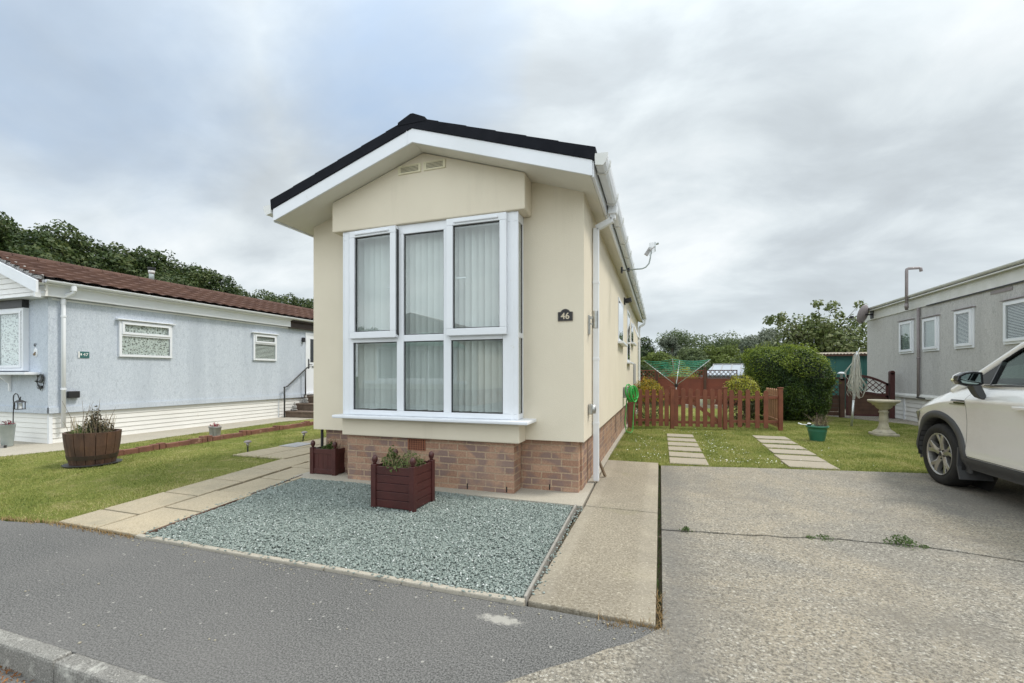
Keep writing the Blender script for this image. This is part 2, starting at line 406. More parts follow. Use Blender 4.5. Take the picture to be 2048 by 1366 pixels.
def concrete(name, c1, c2, agg, dark, brush=0, patches=None, sc=1.0, bumpd=.010, pep=(.51,.60,.85), margin=None, edge=None):
    q = N(name); v = q.coord()
    n1 = q.noise(60*sc, 5, .82, v); n2 = q.noise(.8, 6, .72, v, .6); n3 = q.noise(85*sc, 3, .75, v)
    col = q.mix(q.ramp(n2, [(.40, 0), (.60, 1)]), c1, c2)
    pf = q.ramp(n1, [(pep[0], 0), (pep[1], pep[2])])
    if margin:   # trowelled smooth margins, brushed rough middle
        sx = q.n('ShaderNodeSeparateXYZ'); q.l(v, sx.inputs[0])
        dm = q.math('ADD', q.math('ABSOLUTE', q.math('SUBTRACT', sx.outputs[0], margin[0])), q.math('MULTIPLY', q.math('SUBTRACT', q.noise(7, 5, .7, v), .5), .10))
        pf = q.math('MULTIPLY', pf, q.ramp(dm, [(margin[1], 1), (margin[1]+.05, .22)]))
    col = q.mix(pf, col, dark)
    vo = q.n('ShaderNodeTexVoronoi'); vo.inputs['Scale'].default_value = 48*sc; q.l(v, vo.inputs['Vector'])
    sel = q.n('ShaderNodeSeparateColor'); q.l(vo.outputs['Color'], sel.inputs[0])
    nl = q.n('ShaderNodeMapping'); nl.inputs['Location'].default_value = (7.3,2.9,1.1); nl.inputs['Scale'].default_value = (1,1.25,1); q.l(v, nl.inputs['Vector'])
    col = q.mix(q.ramp(q.noise(52*sc, 4, .85, nl.outputs[0]), [(.555, 0), (.63, .85)]), col, agg)
    m = q.math('MULTIPLY', q.ramp(vo.outputs['Distance'], [(.28, 1), (.40, 0)]), q.ramp(sel.outputs[0], [(.86, 0), (.92, .6)]))
    col = q.mix(m, col, agg)
    col = q.mix(q.ramp(n3, [(.55, 0), (.64, .6)]), col, dark)
    h = q.mix(.5, n1, n3)
    if brush:
        mp = q.n('ShaderNodeMapping'); mp.inputs['Scale'].default_value = (1.8, 38, 1); mp.inputs['Rotation'].default_value = (0,0,R(3)); q.l(v, mp.inputs['Vector'])
        nb = q.noise(2.2, 5, .7, mp.outputs[0])
        msk = q.ramp(q.noise(.5, 3, .5, v), [(.50, 0), (.66, brush)])
        col = q.mix(q.math('MULTIPLY', msk, q.ramp(nb, [(.45, 0), (.62, 1)])), col, dark)
        col = q.mix(q.math('MULTIPLY', msk, q.ramp(nb, [(.30, .8), (.42, 0)])), col, agg)
        h = q.mix(.2, h, nb)
    if edge:     # grime washed along the joint, and a faint drip stain under the parked car
        sx = q.n('ShaderNodeSeparateXYZ'); q.l(v, sx.inputs[0])
        de = q.math('ADD', q.math('ABSOLUTE', q.math('SUBTRACT', sx.outputs[0], .08)), q.math('MULTIPLY', q.math('SUBTRACT', q.noise(2.2, 6, .75, v), .5), .55))
        col = q.mix(q.ramp(de, [(.0, .6), (.24, 0)]), col, edge)
        d2 = q.n('ShaderNodeVectorMath'); d2.operation = 'DISTANCE'; q.l(v, d2.inputs[0]); d2.inputs[1].default_value = (3.3, 5.6, 0)
        df = q.math('ADD', d2.outputs['Value'], q.math('MULTIPLY', q.math('SUBTRACT', q.noise(1.6, 6, .7, v), .5), 2.2))
        col = q.mix(q.ramp(df, [(.5, .55), (1.6, 0)]), col, edge)
    if patches: col = q.mix(q.ramp(q.noise(patches[1], 6, .7, v), [(patches[2], 0), (patches[2]+.2, .8)]), col, patches[0])
    return q.done(q.pbsdf(col, .9, 0, .2, q.bump(h, .9, bumpd)))
DRIVE_STAIN = True
M['drive'] = concrete('worn_concrete', (.365,.318,.243), (.275,.255,.217), (.58,.55,.48), (.088,.080,.068), .6, ((.185,.168,.142), 1.1, .52), pep=(.475,.575,.80), edge=(.15,.142,.13))
M['strip'] = concrete('pale_concrete', (.375,.33,.255), (.285,.252,.20), (.49,.44,.35), (.19,.16,.115), .15, ((.24,.22,.13), 1.6, .58), margin=(-.37,.20), pep=(.46,.56,.9))
M['apron'] = concrete('apron_concrete', (.44,.40,.33), (.38,.35,.29), (.48,.45,.39), (.30,.27,.22), 0, None, 1.4, .004)
M['paver'] = concrete('paving_flag', (.47,.395,.28), (.39,.335,.245), (.55,.48,.37), (.27,.225,.155), 0, ((.30,.27,.20), 1.8, .54), 1.6, .003)
M['slab'] = concrete('stepping_slab', (.39,.34,.27), (.33,.29,.235), (.46,.41,.33), (.25,.22,.17), 0, ((.28,.26,.20), 2.5, .58), 1.5, .004)
M['kerb'] = concrete('kerb_stone', (.36,.35,.32), (.27,.26,.24), (.55,.53,.48), (.11,.105,.095), 0, ((.80,.78,.71), 7, .54), 2.0, .01)
def lawn_ground(name, a, b, c, d):
    q = N(name); v = q.coord()
    n1 = q.noise(.9, 5, .65, v); n2 = q.noise(28, 5, .8, v); n3 = q.noise(3.5, 4, .65, v)
    col = q.mix(q.ramp(n1, [(.38, 0), (.66, 1)]), a, b)
    col = q.mix(q.ramp(n3, [(.52, 0), (.70, .8)]), col, c)
    col = q.mix(q.ramp(n2, [(.48, 0), (.64, .8)]), col, d)
    return q.done(q.pbsdf(col, .95, 0, .1, q.bump(n2, 1, .03)))
M['lawn'] = lawn_ground('lawn_turf', (.185,.212,.048), (.285,.28,.085), (.43,.365,.18), (.085,.105,.026))
M['earth'] = mat('earth', (.085,.066,.045), (.12,.10,.06), .95, 3, bump=.6, bs=30)
M['field'] = lawn_ground('field_grass', (.06,.09,.022), (.09,.11,.03), (.10,.10,.045), (.035,.05,.014))
M['grass'] = leaf_mat('grass_blade', [(.105,.150,.030), (.215,.262,.058), (.325,.335,.100), (.52,.455,.22)], .3, .6, 1.6)
M['drygrass'] = leaf_mat('dry_grass', [(.20,.12,.045), (.32,.21,.09), (.40,.29,.15)], .2)
M['weed'] = leaf_mat('weed_leaf', [(.05,.10,.02), (.09,.15,.03)], .3)
M['deadleaf'] = leaf_mat('dead_leaf', [(.20,.07,.02), (.34,.15,.05), (.42,.27,.12)], .2)
q = N('slate_chippings'); g = q.n('ShaderNodeNewGeometry'); v = q.coord()
col = q.ramp(g.outputs['Random Per Island'], [(0, (.190,.222,.202)), (.35, (.245,.285,.258)), (.7, (.298,.338,.306)), (.95, (.36,.395,.365)), (.992, (.64,.66,.64))])
col = q.mix(q.ramp(q.noise(160, 3, .7, v), [(.4, .0), (.7, .4)]), col, (.13,.18,.17))
M['gravel'] = q.done(q.pbsdf(col, .75, 0, .3))
M['gravelbed'] = mat('gravel_bed', (.15,.18,.165), (.20,.23,.215), .95, 40, bump=1, bs=50, bd=.02)

# foliage
M['tree_dark'] = leaf_mat('oak_leaf', [(.017,.032,.011), (.040,.068,.020), (.076,.110,.032), (.125,.148,.048)], .28, .5, .45)
M['tree_mid'] = leaf_mat('mid_leaf', [(.075,.105,.048), (.13,.17,.072), (.20,.24,.105)], .42, .6, .3)
M['tree_light'] = leaf_mat('lime_leaf', [(.095,.13,.03), (.16,.205,.05), (.23,.27,.075)], .35, .6, .4)
M['tree_silver'] = leaf_mat('willow_leaf', [(.10,.125,.085), (.16,.185,.13), (.24,.26,.19)], .3, .6, .4)
M['tree_pale'] = leaf_mat('pale_leaf', [(.05,.078,.018), (.11,.145,.040), (.20,.235,.095), (.30,.32,.165)], .3, .5, 1.3)
M['hedge_leaf'] = leaf_mat('hedge_leaf', [(.014,.034,.010), (.034,.068,.014), (.065,.108,.020), (.120,.170,.030)], .2, .45, 2.0)
M['hedge_tip'] = leaf_mat('hedge_new_growth', [(.10,.15,.02), (.19,.25,.03), (.28,.35,.05)], .4, .5, 2.5)
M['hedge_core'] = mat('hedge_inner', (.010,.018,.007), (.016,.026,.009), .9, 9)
M['gold'] = leaf_mat('golden_leaf', [(.14,.14,.02), (.36,.29,.03), (.52,.38,.05), (.55,.27,.05)], .35, .5, 4)
M['goldgreen'] = leaf_mat('gold_green_leaf', [(.20,.23,.03), (.40,.40,.05), (.55,.52,.10)], .4, .5, 3)
M['brownleaf'] = leaf_mat('bronze_leaf', [(.045,.035,.024), (.075,.055,.036), (.06,.07,.03), (.11,.085,.055)], .25, .6, 6)
M['herb'] = leaf_mat('herb_leaf', [(.05,.085,.022), (.10,.15,.04), (.16,.20,.06)], .3, .6, 8)
M['straw'] = leaf_mat('straw_stem', [(.22,.17,.09), (.34,.27,.15), (.42,.35,.22)], .2, .7, 8)
M['twig'] = mat('dry_twig', (.20,.15,.11), (.13,.095,.07), .9, 9)

# ------------------------------------------------------------------ camera, world, sun
cam_d = bpy.data.cameras.new('camera'); cam = bpy.data.objects.new('camera', cam_d); COL.objects.link(cam)
scn.camera = cam
cam_d.sensor_width = 36; cam_d.lens = 881/2048*36; cam_d.clip_end = 2000; cam_d.clip_start = .05
cam_d.shift_y = (748-683)/2048
cam.location = (0, 0, 1.3)
cam.rotation_euler = (R(90), 0, math.atan2(296, 881))

SUN_EL, SUN_AZ = R(56), R(20)      # azimuth measured from +X towards +Y
w = bpy.data.worlds.new('World'); scn.world = w; w.use_nodes = True
t = w.node_tree; t.nodes.clear()
q = N.__new__(N); q.t = t
outw = t.nodes.new('ShaderNodeOutputWorld')
d = q.n('ShaderNodeTexCoord').outputs['Generated']
sep = q.n('ShaderNodeSeparateXYZ'); q.l(d, sep.inputs[0])
zz = q.math('ADD', q.math('MAXIMUM', sep.outputs['Z'], 0), .22)
cmb = q.n('ShaderNodeCombineXYZ')
zz = q.math('ADD', zz, .12)
q.l(q.math('DIVIDE', sep.outputs['X'], zz), cmb.inputs[0]); q.l(q.math('DIVIDE', sep.outputs['Y'], zz), cmb.inputs[1])
pl = cmb.outputs[0]
mp = q.n('ShaderNodeMapping'); mp.inputs['Location'].default_value = (3.1, 1.7, .4); mp.inputs['Rotation'].default_value = (0, 0, R(-12)); mp.inputs['Scale'].default_value = (.75, 1.0, 1); q.l(pl, mp.inputs['Vector'])
big = q.noise(1.0, 4, .52, mp.outputs[0], .25)
mid = q.noise(3.0, 7, .55, mp.outputs[0], .3)
f = q.mix(.42, big, mid)
cloud = q.ramp(f, [(.36, (.42,.46,.49)), (.45, (.505,.555,.59)), (.515, (.615,.67,.70)), (.60, (.76,.80,.82))])
# paler veil towards the horizon
hz = q.ramp(sep.outputs['Z'], [(.0, 1), (.22, 0)])
cloud = q.mix(q.math('MULTIPLY', hz, .6), cloud, (.60,.675,.71))
sky = q.n('ShaderNodeTexSky'); sky.sky_type = 'NISHITA'; sky.sun_disc = False
sky.sun_elevation = SUN_EL; sky.sun_rotation = R(90) - SUN_AZ
skyb = q.n('ShaderNodeVectorMath'); skyb.operation = 'SCALE'; skyb.inputs['Scale'].default_value = .10; q.l(sky.outputs[0], skyb.inputs[0])
# thin places in the cloud where blue comes through
def spot(px, py, inner, outer):
    u, v_ = (px-1024)/881, (748-py)/881
    a = math.atan2(296, 881); c, s = math.cos(a), math.sin(a)
    dv = Vector((-s+u*c, c+u*s, v_)).normalized()
    n = q.n('ShaderNodeVectorMath'); n.operation = 'DOT_PRODUCT'; q.l(d, n.inputs[0]); n.inputs[1].default_value = dv
    return q.ramp(q.math('ADD', n.outputs['Value'], q.math('MULTIPLY', q.math('SUBTRACT', q.noise(1.5, 5, .55, mp.outputs[0], .3), .5), .10)), [(math.cos(R(outer)), 0), (math.cos(R(inner)), 1)])
gap = q.math('MAXIMUM', q.math('MULTIPLY', spot(150, 80, 1, 17), .6), q.math('MULTIPLY', spot(800, 140, 1, 16), .9))
skyblue = q.mix(.75, skyb.outputs[0], (.39,.53,.73))
col = q.mix(q.math('MULTIPLY', gap, .95), cloud, skyblue)
# an overcast sky is brightest overhead; gain behind the camera is added fill light
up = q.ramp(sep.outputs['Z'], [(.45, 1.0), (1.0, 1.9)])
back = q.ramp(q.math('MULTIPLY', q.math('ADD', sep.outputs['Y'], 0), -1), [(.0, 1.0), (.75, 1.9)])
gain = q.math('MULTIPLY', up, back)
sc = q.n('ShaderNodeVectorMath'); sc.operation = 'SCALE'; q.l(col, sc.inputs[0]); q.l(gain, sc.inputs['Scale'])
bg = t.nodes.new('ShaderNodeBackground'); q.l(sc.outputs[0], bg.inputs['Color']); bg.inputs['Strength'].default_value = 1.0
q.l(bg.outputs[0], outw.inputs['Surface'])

sl = bpy.data.lights.new('sun', 'SUN'); so = bpy.data.objects.new('sun', sl); COL.objects.link(so)
sl.energy = 2.0; sl.angle = R(12); sl.color = (1, .955, .88)
sd = Vector((math.cos(SUN_EL)*math.cos(SUN_AZ), math.cos(SUN_EL)*math.sin(SUN_AZ), math.sin(SUN_EL)))
so.rotation_euler = sd.to_track_quat('Z', 'Y').to_euler(); so.location = (20, 8, 30)
scn.view_settings.view_transform = 'Standard'; scn.view_settings.look = 'None'
scn.view_settings.exposure = 0.32; scn.view_settings.gamma = 1
scn.cycles.use_denoising = True
scn.cycles.max_bounces = 8; scn.cycles.transparent_max_bounces = 16; scn.cycles.caustics_reflective = False; scn.cycles.caustics_refractive = False
# ================================================================== GROUND
LINE_Y = 2.36     # front boundary of the plots along the road
def inpoly(x, y, poly):
    r = np.zeros(len(x), dtype=bool); n = len(poly); j = n-1
    for i in range(n):
        xi, yi = poly[i]; xj, yj = poly[j]
        c = ((yi > y) != (yj > y)) & (x < (xj-xi)*(y-yi)/((yj-yi) if abs(yj-yi) > 1e-9 else 1e-9)+xi)
        r ^= c; j = i
    return r
def jag(p, q_, n, amp, seed=0):
    rr = random.Random(seed); p = Vector(p); q_ = Vector(q_); d = (q_-p); nn = Vector((-d.y, d.x)).normalized()
    return [tuple(p + d*(i/n) + nn*(rr.uniform(-amp, amp) if 0 < i < n else 0)) for i in range(n+1)]

g = MB().add([(-400,-200,-.2),(400,-200,-.2),(400,600,-.2),(-400,600,-.2)], [(0,1,2,3)]).build('ground', M['field']); structure(g)
g = MB().add([(-60,-14,-.115),(-1.0,-14,-.115),(-1.0,1.24,-.115),(-60,1.24,-.115)], [(0,1,2,3)]).build('carriageway', M['asphalt_low']); structure(g)
pts = [(-40,1.30)] + [(-3.3,1.30),(-1.95,1.298),(-1.7,1.26),(-1.3,1.05),(-1.1,.6),(-1.0,-2),(9,-2)] + [(9,2.3)] + [(0.0,2.355)] + [p for p in jag((-.02,2.36),(-3.92,2.37),20,.008,3)] + jag((-3.92,2.35),(-4.96,2.37),4,.01,4)[1:] + jag((-4.96,2.37),(-5.6,2.27),5,.03,5)[1:] + jag((-5.6,2.27),(-20,2.3),60,.03,6)[1:] + [(-40,2.3)]
road = MB().prism(pts, -.13, 0.0).build('road', M['asphalt']); structure(road)

# kerb: a row of stones with dark joints, top flush with the tarmac, dropping to the carriageway
k = MB(); x = -9.0
while x < -2.0:
    x1 = min(x + .915, -1.93); dz = random.uniform(-.003, .003)
    k.box(x+.006, x1-.006, 1.222+random.uniform(-.004,.004), 1.302, -.13, .006+dz); x = x1
    if x1 >= -1.94: break
k.add([(-1.92,1.222,-.13),(-1.40,1.05,-.13),(-1.36,1.13,-.13),(-1.92,1.302,-.13),(-1.92,1.222,0.0),(-1.40,1.05,-.05),(-1.36,1.13,-.04),(-1.92,1.302,.004)],
      [(0,3,2,1),(4,5,6,7),(0,1,5,4),(1,2,6,5),(2,3,7,6),(3,0,4,7)])
structure(k.build('kerb', M['kerb'], bevel=.014))

# concrete drive: two slabs parted by the weedy crack, and the narrow strip beside the house
crack = [(0.012,3.85),(.10,3.862),(.21,3.872),(.31,3.904),(.42,3.905),(.55,3.93),(.70,3.945),(.80,3.985),(.94,3.98),(1.08,4.03),(1.19,4.035),(1.33,4.075),(1.5,4.07),(1.72,4.095),(1.88,4.085),(2.05,4.06),(2.37,3.985),(2.8,3.95),(5.6,3.8)]
front = [(0.012,2.375),(-.12,2.20),(-.24,2.10),(-.33,2.00),(-.46,1.89),(-.60,1.752),(-.80,1.56),(-.95,1.25),(-1.05,.7),(-1.1,0),(-1.1,-.6),(5.6,-.6)]
drive1 = front + [(5.6,3.79)] + [(x, y-.016) for x, y in reversed(crack[:-1])]
structure(MB().prism(drive1, -.12, .012).build('driveway_near', M['drive'], bevel=.004))
back = jag((5.6,7.35),(3.2,7.12),8,.01,9) + jag((3.2,7.12),(1.17,6.79),10,.01,10)[1:] + jag((1.17,6.79),(.012,6.55),8,.012,11)[1:]
drive2 = [(x, y+.010+random.uniform(0,.014)) for x, y in crack[:-1]] + [(5.6,3.81)] + back
structure(MB().prism(drive2, -.12, .012).build('driveway_far', M['drive'], bevel=.004))
st = MB()
st.prism(jag((-.71,2.395),(-.022,2.37),8,.006,1) + [(-.020,3.3),(-.021,4.275),(-.694,4.285)], -.12, .018)
st.prism([(-.694,4.305),(-.021,4.295),(-.022,6.70),(-.745,6.70)], -.12, .018)
structure(st.build('concrete_path', M['strip'], bevel=.008))
structure(MB().box(-.75,5.7,-.7,7.4,-.13,-.045).build('joint_soil', M['earth']))
# foundation apron round the house
ap = MB().prism([(-4.36,4.35),(-.765,4.27),(-.715,4.27),(-.735,5.3),(-.755,8.2),(-.70,16.8),(-4.36,16.8)], -.12, .022)
structure(ap.build('foundation_apron', M['apron'], bevel=.006))
# apron of the blue home
structure(MB().prism([(-30,3.95),(-9.74,3.97),(-9.62,4.45),(-9.40,5.2),(-9.55,7.0),(-9.66,9.2),(-9.4,10.6),(-8.6,10.9),(-8.6,18),(-30,18)], -.1, .018).build('side_path', M['apron'], bevel=.006))
structure(MB().prism([(4.95,15.9),(6.0,14.1),(6.05,11.4),(6.7,11.3),(6.7,19),(4.95,19)], -.1, .012).build('gate_path', M['drive']))

# flagged path beside the front lawn
pv = MB(); rp = random.Random(5)
def flag(x0, x1, y0, y1, skew=0.0, z=.022):
    j = .011; dz = rp.uniform(-.004,.004); s0 = skew*(y0-2.36); s1 = skew*(y1-2.36)
    pv.prism([(x0+s0+j,y0+j),(x1+s0-j,y0+j),(x1+s1-j,y1-j),(x0+s1+j,y1-j)], -.05, z+dz)
SK = -.155
ys = [2.36, 2.72, 3.33, 3.94, 4.55]
for a, b in zip(ys[:-1], ys[1:]): flag(-4.96, -4.44, a, b, SK)
ys = [2.36, 2.95, 3.56, 4.17, 4.78]
for a, b in zip(ys[:-1], ys[1:]): flag(-4.44, -3.92, a, b, SK*.9)
y = 4.55
flag(-4.96, -4.44, 4.55, 5.18, SK)
y = 5.19
while y < 16.5:
    for x in ((-6.42,-5.90),(-5.89,-5.37),(-5.36,-4.86),(-4.85,-4.38)) if y < 7.5 else ((-5.36,-4.86),(-4.85,-4.38)):
        flag(x[0], x[1], y, y+.605)
    y += .61
flag(-4.85,-4.38,4.79,5.18)
structure(pv.build('flagged_path', M['paver'], bevel=.006))
structure(MB().prism([(-4.97,2.37),(-3.93,2.37),(-4.33,4.6),(-4.33,16.5),(-5.4,16.5),(-5.4,7.6),(-6.45,7.6),(-6.45,5.17),(-5.42,5.17)], -.1, .004).build('path_bed', M['earth']))

# lawns
front_lawn = jag((-40,2.31),(-5.6,2.28),90,.03,21) + jag((-5.6,2.28),(-4.965,2.385),6,.02,22)[1:] + [(-5.415,5.17),(-6.43,5.17),(-6.43,7.6),(-5.40,7.6),(-5.40,18),(-8.9,18),(-8.9,10.9),(-9.4,10.6),(-9.66,9.2),(-9.55,7.0),(-9.40,5.2),(-9.62,4.45),(-9.74,3.97),(-40,3.95)]
structure(MB().prism(front_lawn, -.06, .006).build('front_lawn', M['lawn']))
back_lawn = [(-.74,6.72),(-.03,6.72),(.01,6.56)] + list(reversed(back[:-1])) + [(6.4,7.4),(6.35,11.5),(6.0,14.0),(5.0,15.8),(5.0,19),(-.70,19)]
structure(MB().prism(back_lawn, -.08, .004).build('back_lawn', M['lawn']))
structure(MB().add([(-4.3,16.8,-.01),(12,19,-.01),(12,60,-.01),(-60,60,-.01),(-60,18,-.01),(-4.3,18,-.01)], [(0,1,2,3,4,5)]).build('rear_ground', M['field']))
structure(MB().add([(5.55,-3,-.01),(30,-3,-.01),(30,40,-.01),(6.7,40,-.01),(6.7,12,-.01),(6.4,7.2,-.01),(5.55,7.2,-.01)], [(0,1,2,3,4,5,6)]).build('side_ground', M['drive']))

slabsA = [((.12,.64),9.62+.0,.38)]
SLABS = []
ysl = [(6.72,7.18),(7.30,7.70),(7.85,8.25),(8.42,8.82),(9.02,9.42),(9.60,10.02)]
for i, (a, b) in enumerate(ysl):
    SLABS.append((.135+i*.001, .655, a+.02, b+.02))
for i, (a, b) in enumerate(ysl):
    x0 = 1.70 + i*.025; SLABS.append((x0, x0+.60, a+.29, b+.31))
names = ['first', 'second', 'third', 'fourth', 'fifth', 'sixth']
for i, (x0, x1, a, b) in enumerate(SLABS):
    rr = random.Random(i); c = ((x0+x1)/2, (a+b)/2, 0)
    sk = rr.uniform(-.02,.02)
    mb = MB().prism([(x0,a),(x1,a+sk),(x1,b+sk),(x0,b)], -.04, .017+rr.uniform(0,.006))
    row = 'left row, between the daisies' if i < 6 else 'right row, towards the bird bath'
    tag(mb.build('paving_slab', M['slab'], loc=c, bevel=.006), 'stepping slab in the lawn, %s counting from the drive, %s' % (names[i % 6], row), 'paving slab', 'stepping slabs across the back lawn')

def in_slab(x, y):
    r = np.zeros(len(x), dtype=bool)
    for x0, x1, a, b in SLABS: r |= (x > x0-.005) & (x < x1+.005) & (y > a-.005) & (y < b+.005)
    return r

# grass blades (stuff)
def blades(name, poly, n, box, hmin, hmax, seed, m=None, excl=None, wid=.0045):
    rg = np.random.default_rng(seed)
    x = rg.uniform(box[0], box[1], n); y = rg.uniform(box[2], box[3], n)
    k = inpoly(x, y, poly)
    if excl is not None: k &= ~excl(x, y)
    x, y = x[k], y[k]; n = len(x)
    pat = np.sin(x*2.1+1.3*np.sin(y*1.7))*np.sin(y*2.6+1.1*np.sin(x*1.3))
    h = rg.uniform(hmin, hmax, n)*(1+.35*pat); a = rg.uniform(0, 2*math.pi, n); lean = rg.uniform(.15, 1.1, n)*h; la = rg.uniform(0, 2*math.pi, n)
    dx, dy = np.cos(a)*wid*.5, np.sin(a)*wid*.5
    z0 = np.full(n, .002)
    V = np.stack([np.stack([x-dx,y-dy,z0],1), np.stack([x+dx,y+dy,z0],1), np.stack([x+np.cos(la)*lean,y+np.sin(la)*lean,h],1)], 1).reshape(-1,3)
    F = np.arange(3*n).reshape(-1,3)
    return np_mesh(name, V, F, m or M['grass'], loc=(0,0,0))
o = blades('grass', front_lawn, 190000, (-11.5,-4.9,2.25,9.5), .012, .034, 1, wid=.007); structure(o, 'stuff')
o = blades('grass', back_lawn, 200000, (-.75,6.4,6.4,14.5), .012, .036, 2, excl=in_slab, wid=.008); structure(o, 'stuff')
# longer tufts against edges
edge = [(-4.99,2.36),(-5.04,2.40),(-5.47,5.14),(-5.42,5.17)]
def tufts(name, lines, per, hmin, hmax, m, seed, spread=.025, wid=.006, z=0):
    rg = np.random.default_rng(seed); V = []
    for p, q_ in lines:
        p = np.array(p); q_ = np.array(q_); L = np.linalg.norm(q_-p); n = int(per*L)+1
        t = rg.uniform(0,1,n)[:,None]; c = p+(q_-p)*t + rg.normal(0,spread,(n,2))
        h = rg.uniform(hmin,hmax,n); a = rg.uniform(0,6.28,n); la = rg.uniform(0,6.28,n); ln = h*rg.uniform(.2,1.2,n)
        dx, dy = np.cos(a)*wid*.5, np.sin(a)*wid*.5; zz = np.full(n, z)
        V.append(np.stack([np.stack([c[:,0]-dx,c[:,1]-dy,zz],1), np.stack([c[:,0]+dx,c[:,1]+dy,zz],1), np.stack([c[:,0]+np.cos(la)*ln,c[:,1]+np.sin(la)*ln,z+h],1)],1).reshape(-1,3))
    V = np.concatenate(V)
    return np_mesh(name, V, np.arange(len(V)).reshape(-1,3), m)
o = tufts('edge_grass', [((-4.98,2.40),(-5.42,5.15)),((-5.42,5.19),(-6.4,5.19)),((-8.12,4.55),(-8.35,9.0)),((-.73,6.74),(0,6.72)),((0.01,6.58),(1.17,6.82)),((1.17,6.82),(3.2,7.15)),((-.70,6.8),(-.68,10.9)),((-.65,10.9),(2.65,11.45)),((2.4,13.5),(4.5,13.6)),((-12,2.31),(-5.6,2.28))], 260, .02, .06, M['grass'], 5); structure(o, 'stuff')
o = tufts('dry_grass', [((-.30,2.33),(-.01,2.37)),((0.0,2.3),(0.0,2.75)),((-5.6,2.28),(-4.9,2.37)),((-4.95,2.35),(-3.9,2.36))], 330, .01, .045, M['drygrass'], 6, .018); structure(o, 'stuff')
o = tufts('joint_moss', [((-.008,2.6),(-.008,6.6))], 120, .005, .03, M['weed'], 61, .006, z=-.03); structure(o, 'stuff')
# daisies: far too many to count
rg = np.random.default_rng(8); V = []; F = []
for cx, cy, sx, sy, n in ((.95,8.6,.35,1.6,330),(1.0,7.05,.5,.25,150),(1.45,7.2,.35,.3,110),(-.3,8.6,.25,1.2,90),(.75,10.4,.5,.3,60),(2.4,8.0,.6,1.2,60),(-.1,7.2,.2,.4,40)):
    for _ in range(int(n*.55)):
        x, y = rg.normal(cx, sx*.6), rg.normal(cy, sy*.6)
        if y < 6.9 + max(0, x)*.15 or x < -.65: continue
        if in_slab(np.array([x]), np.array([y]))[0]: continue
        r = rg.uniform(.005, .010); z = rg.uniform(.025, .04); b = len(V)
        tx, ty = rg.uniform(-.4,.4,2)
        for k in range(6): V.append((x+r*math.cos(k*1.047), y+r*math.sin(k*1.047), z+r*(tx*math.cos(k*1.047)+ty*math.sin(k*1.047))))
        F.append([b,b+1,b+2,b+3]); F.append([b,b+3,b+4,b+5])
structure(np_mesh('daisies', V, F, M['white_flower']), 'stuff', 'small white daisies scattered through the back lawn')

# slate chippings -------------------------------------------------------------
gp = [(-3.90,2.385),(-.745,2.42),(-.80,4.235),(-4.26,4.37),(-4.10,3.4)]
structure(MB().prism(gp, -.08, .004).build('gravel_bed', M['gravelbed']))
rg = np.random.default_rng(12)
ico = bmesh.new(); bmesh.ops.create_icosphere(ico, subdivisions=1, radius=1)
IV = np.array([v.co for v in ico.verts]); IF = np.array([[v.index for v in f.verts] for f in ico.faces]); ico.free()
n = 60000
x = rg.uniform(-4.27,-.74,n); y = rg.uniform(2.38,4.38,n); kk = inpoly(x,y,gp); x, y = x[kk], y[kk]; n = len(x)
sz = rg.uniform(.0045,.0100,n); h = rg.uniform(.004,.012,n) + .006*np.sin(x*5)*np.sin(y*6+1)
V = np.repeat(IV[None], n, 0)*(1+rg.uniform(-.28,.28,(n,len(IV),1)))
V = V*np.stack([rg.uniform(.8,1.35,n), rg.uniform(.6,1,n), rg.uniform(.35,.75,n)],1)[:,None,:]*sz[:,None,None]
ax = rg.normal(0,1,(n,3)); ax /= np.linalg.norm(ax,axis=1)[:,None]; an = rg.uniform(-.55,.55,n); az = rg.uniform(0,6.28,n)
c_, s_ = np.cos(az), np.sin(az)
V = np.stack([V[...,0]*c_[:,None]-V[...,1]*s_[:,None], V[...,0]*s_[:,None]+V[...,1]*c_[:,None], V[...,2]], -1)
ca, sa = np.cos(an)[:,None,None], np.sin(an)[:,None,None]; A = np.repeat(ax[:,None,:], V.shape[1], 1)
V = V*ca + np.cross(A, V)*sa + A*(A*V).sum(-1,keepdims=True)*(1-ca)
V += np.stack([x, y, h+.006],1)[:,None,:]
Fi = (IF[None]+(np.arange(n)*len(IV))[:,None,None]).reshape(-1,3)
structure(np_mesh('slate_gravel', V.reshape(-1,3), Fi, M['gravel']), 'stuff', 'blue green slate chippings in the front bed')
# edging of the gravel bed
ed = MB(); xx = -3.95
rr = random.Random(3)
while xx < -.74:
    x1 = min(-.72, xx + rr.uniform(.5,.9)); ed.box(xx+.004, x1-.004, 2.355+rr.uniform(-.006,.006), 2.40, -.08, .024+rr.uniform(-.004,.006)); xx = x1
tag(ed.build('gravel_edging', M['apron'], loc=(-2.3,2.37,0), bevel=.008), 'low pale concrete edging between the slate bed and the tarmac', 'edging')
tag(MB().beam((-.728,2.40,.0),(-.775,4.25,.0),.018,.075).build('edging_board', M['greywood'], loc=(-.75,3.3,0), bevel=.004), 'thin grey timber board between slate bed and concrete strip', 'edging board')
tag(MB().beam((-3.905,2.40,-.01),(-4.09,3.4,-.01),.022,.07).beam((-4.09,3.4,-.01),(-4.30,4.45,-.01),.022,.07).build('edging_board', M['darkfence'], loc=(-4.1,3.4,0), bevel=.004), 'dark low timber board along the flagged path', 'edging board')
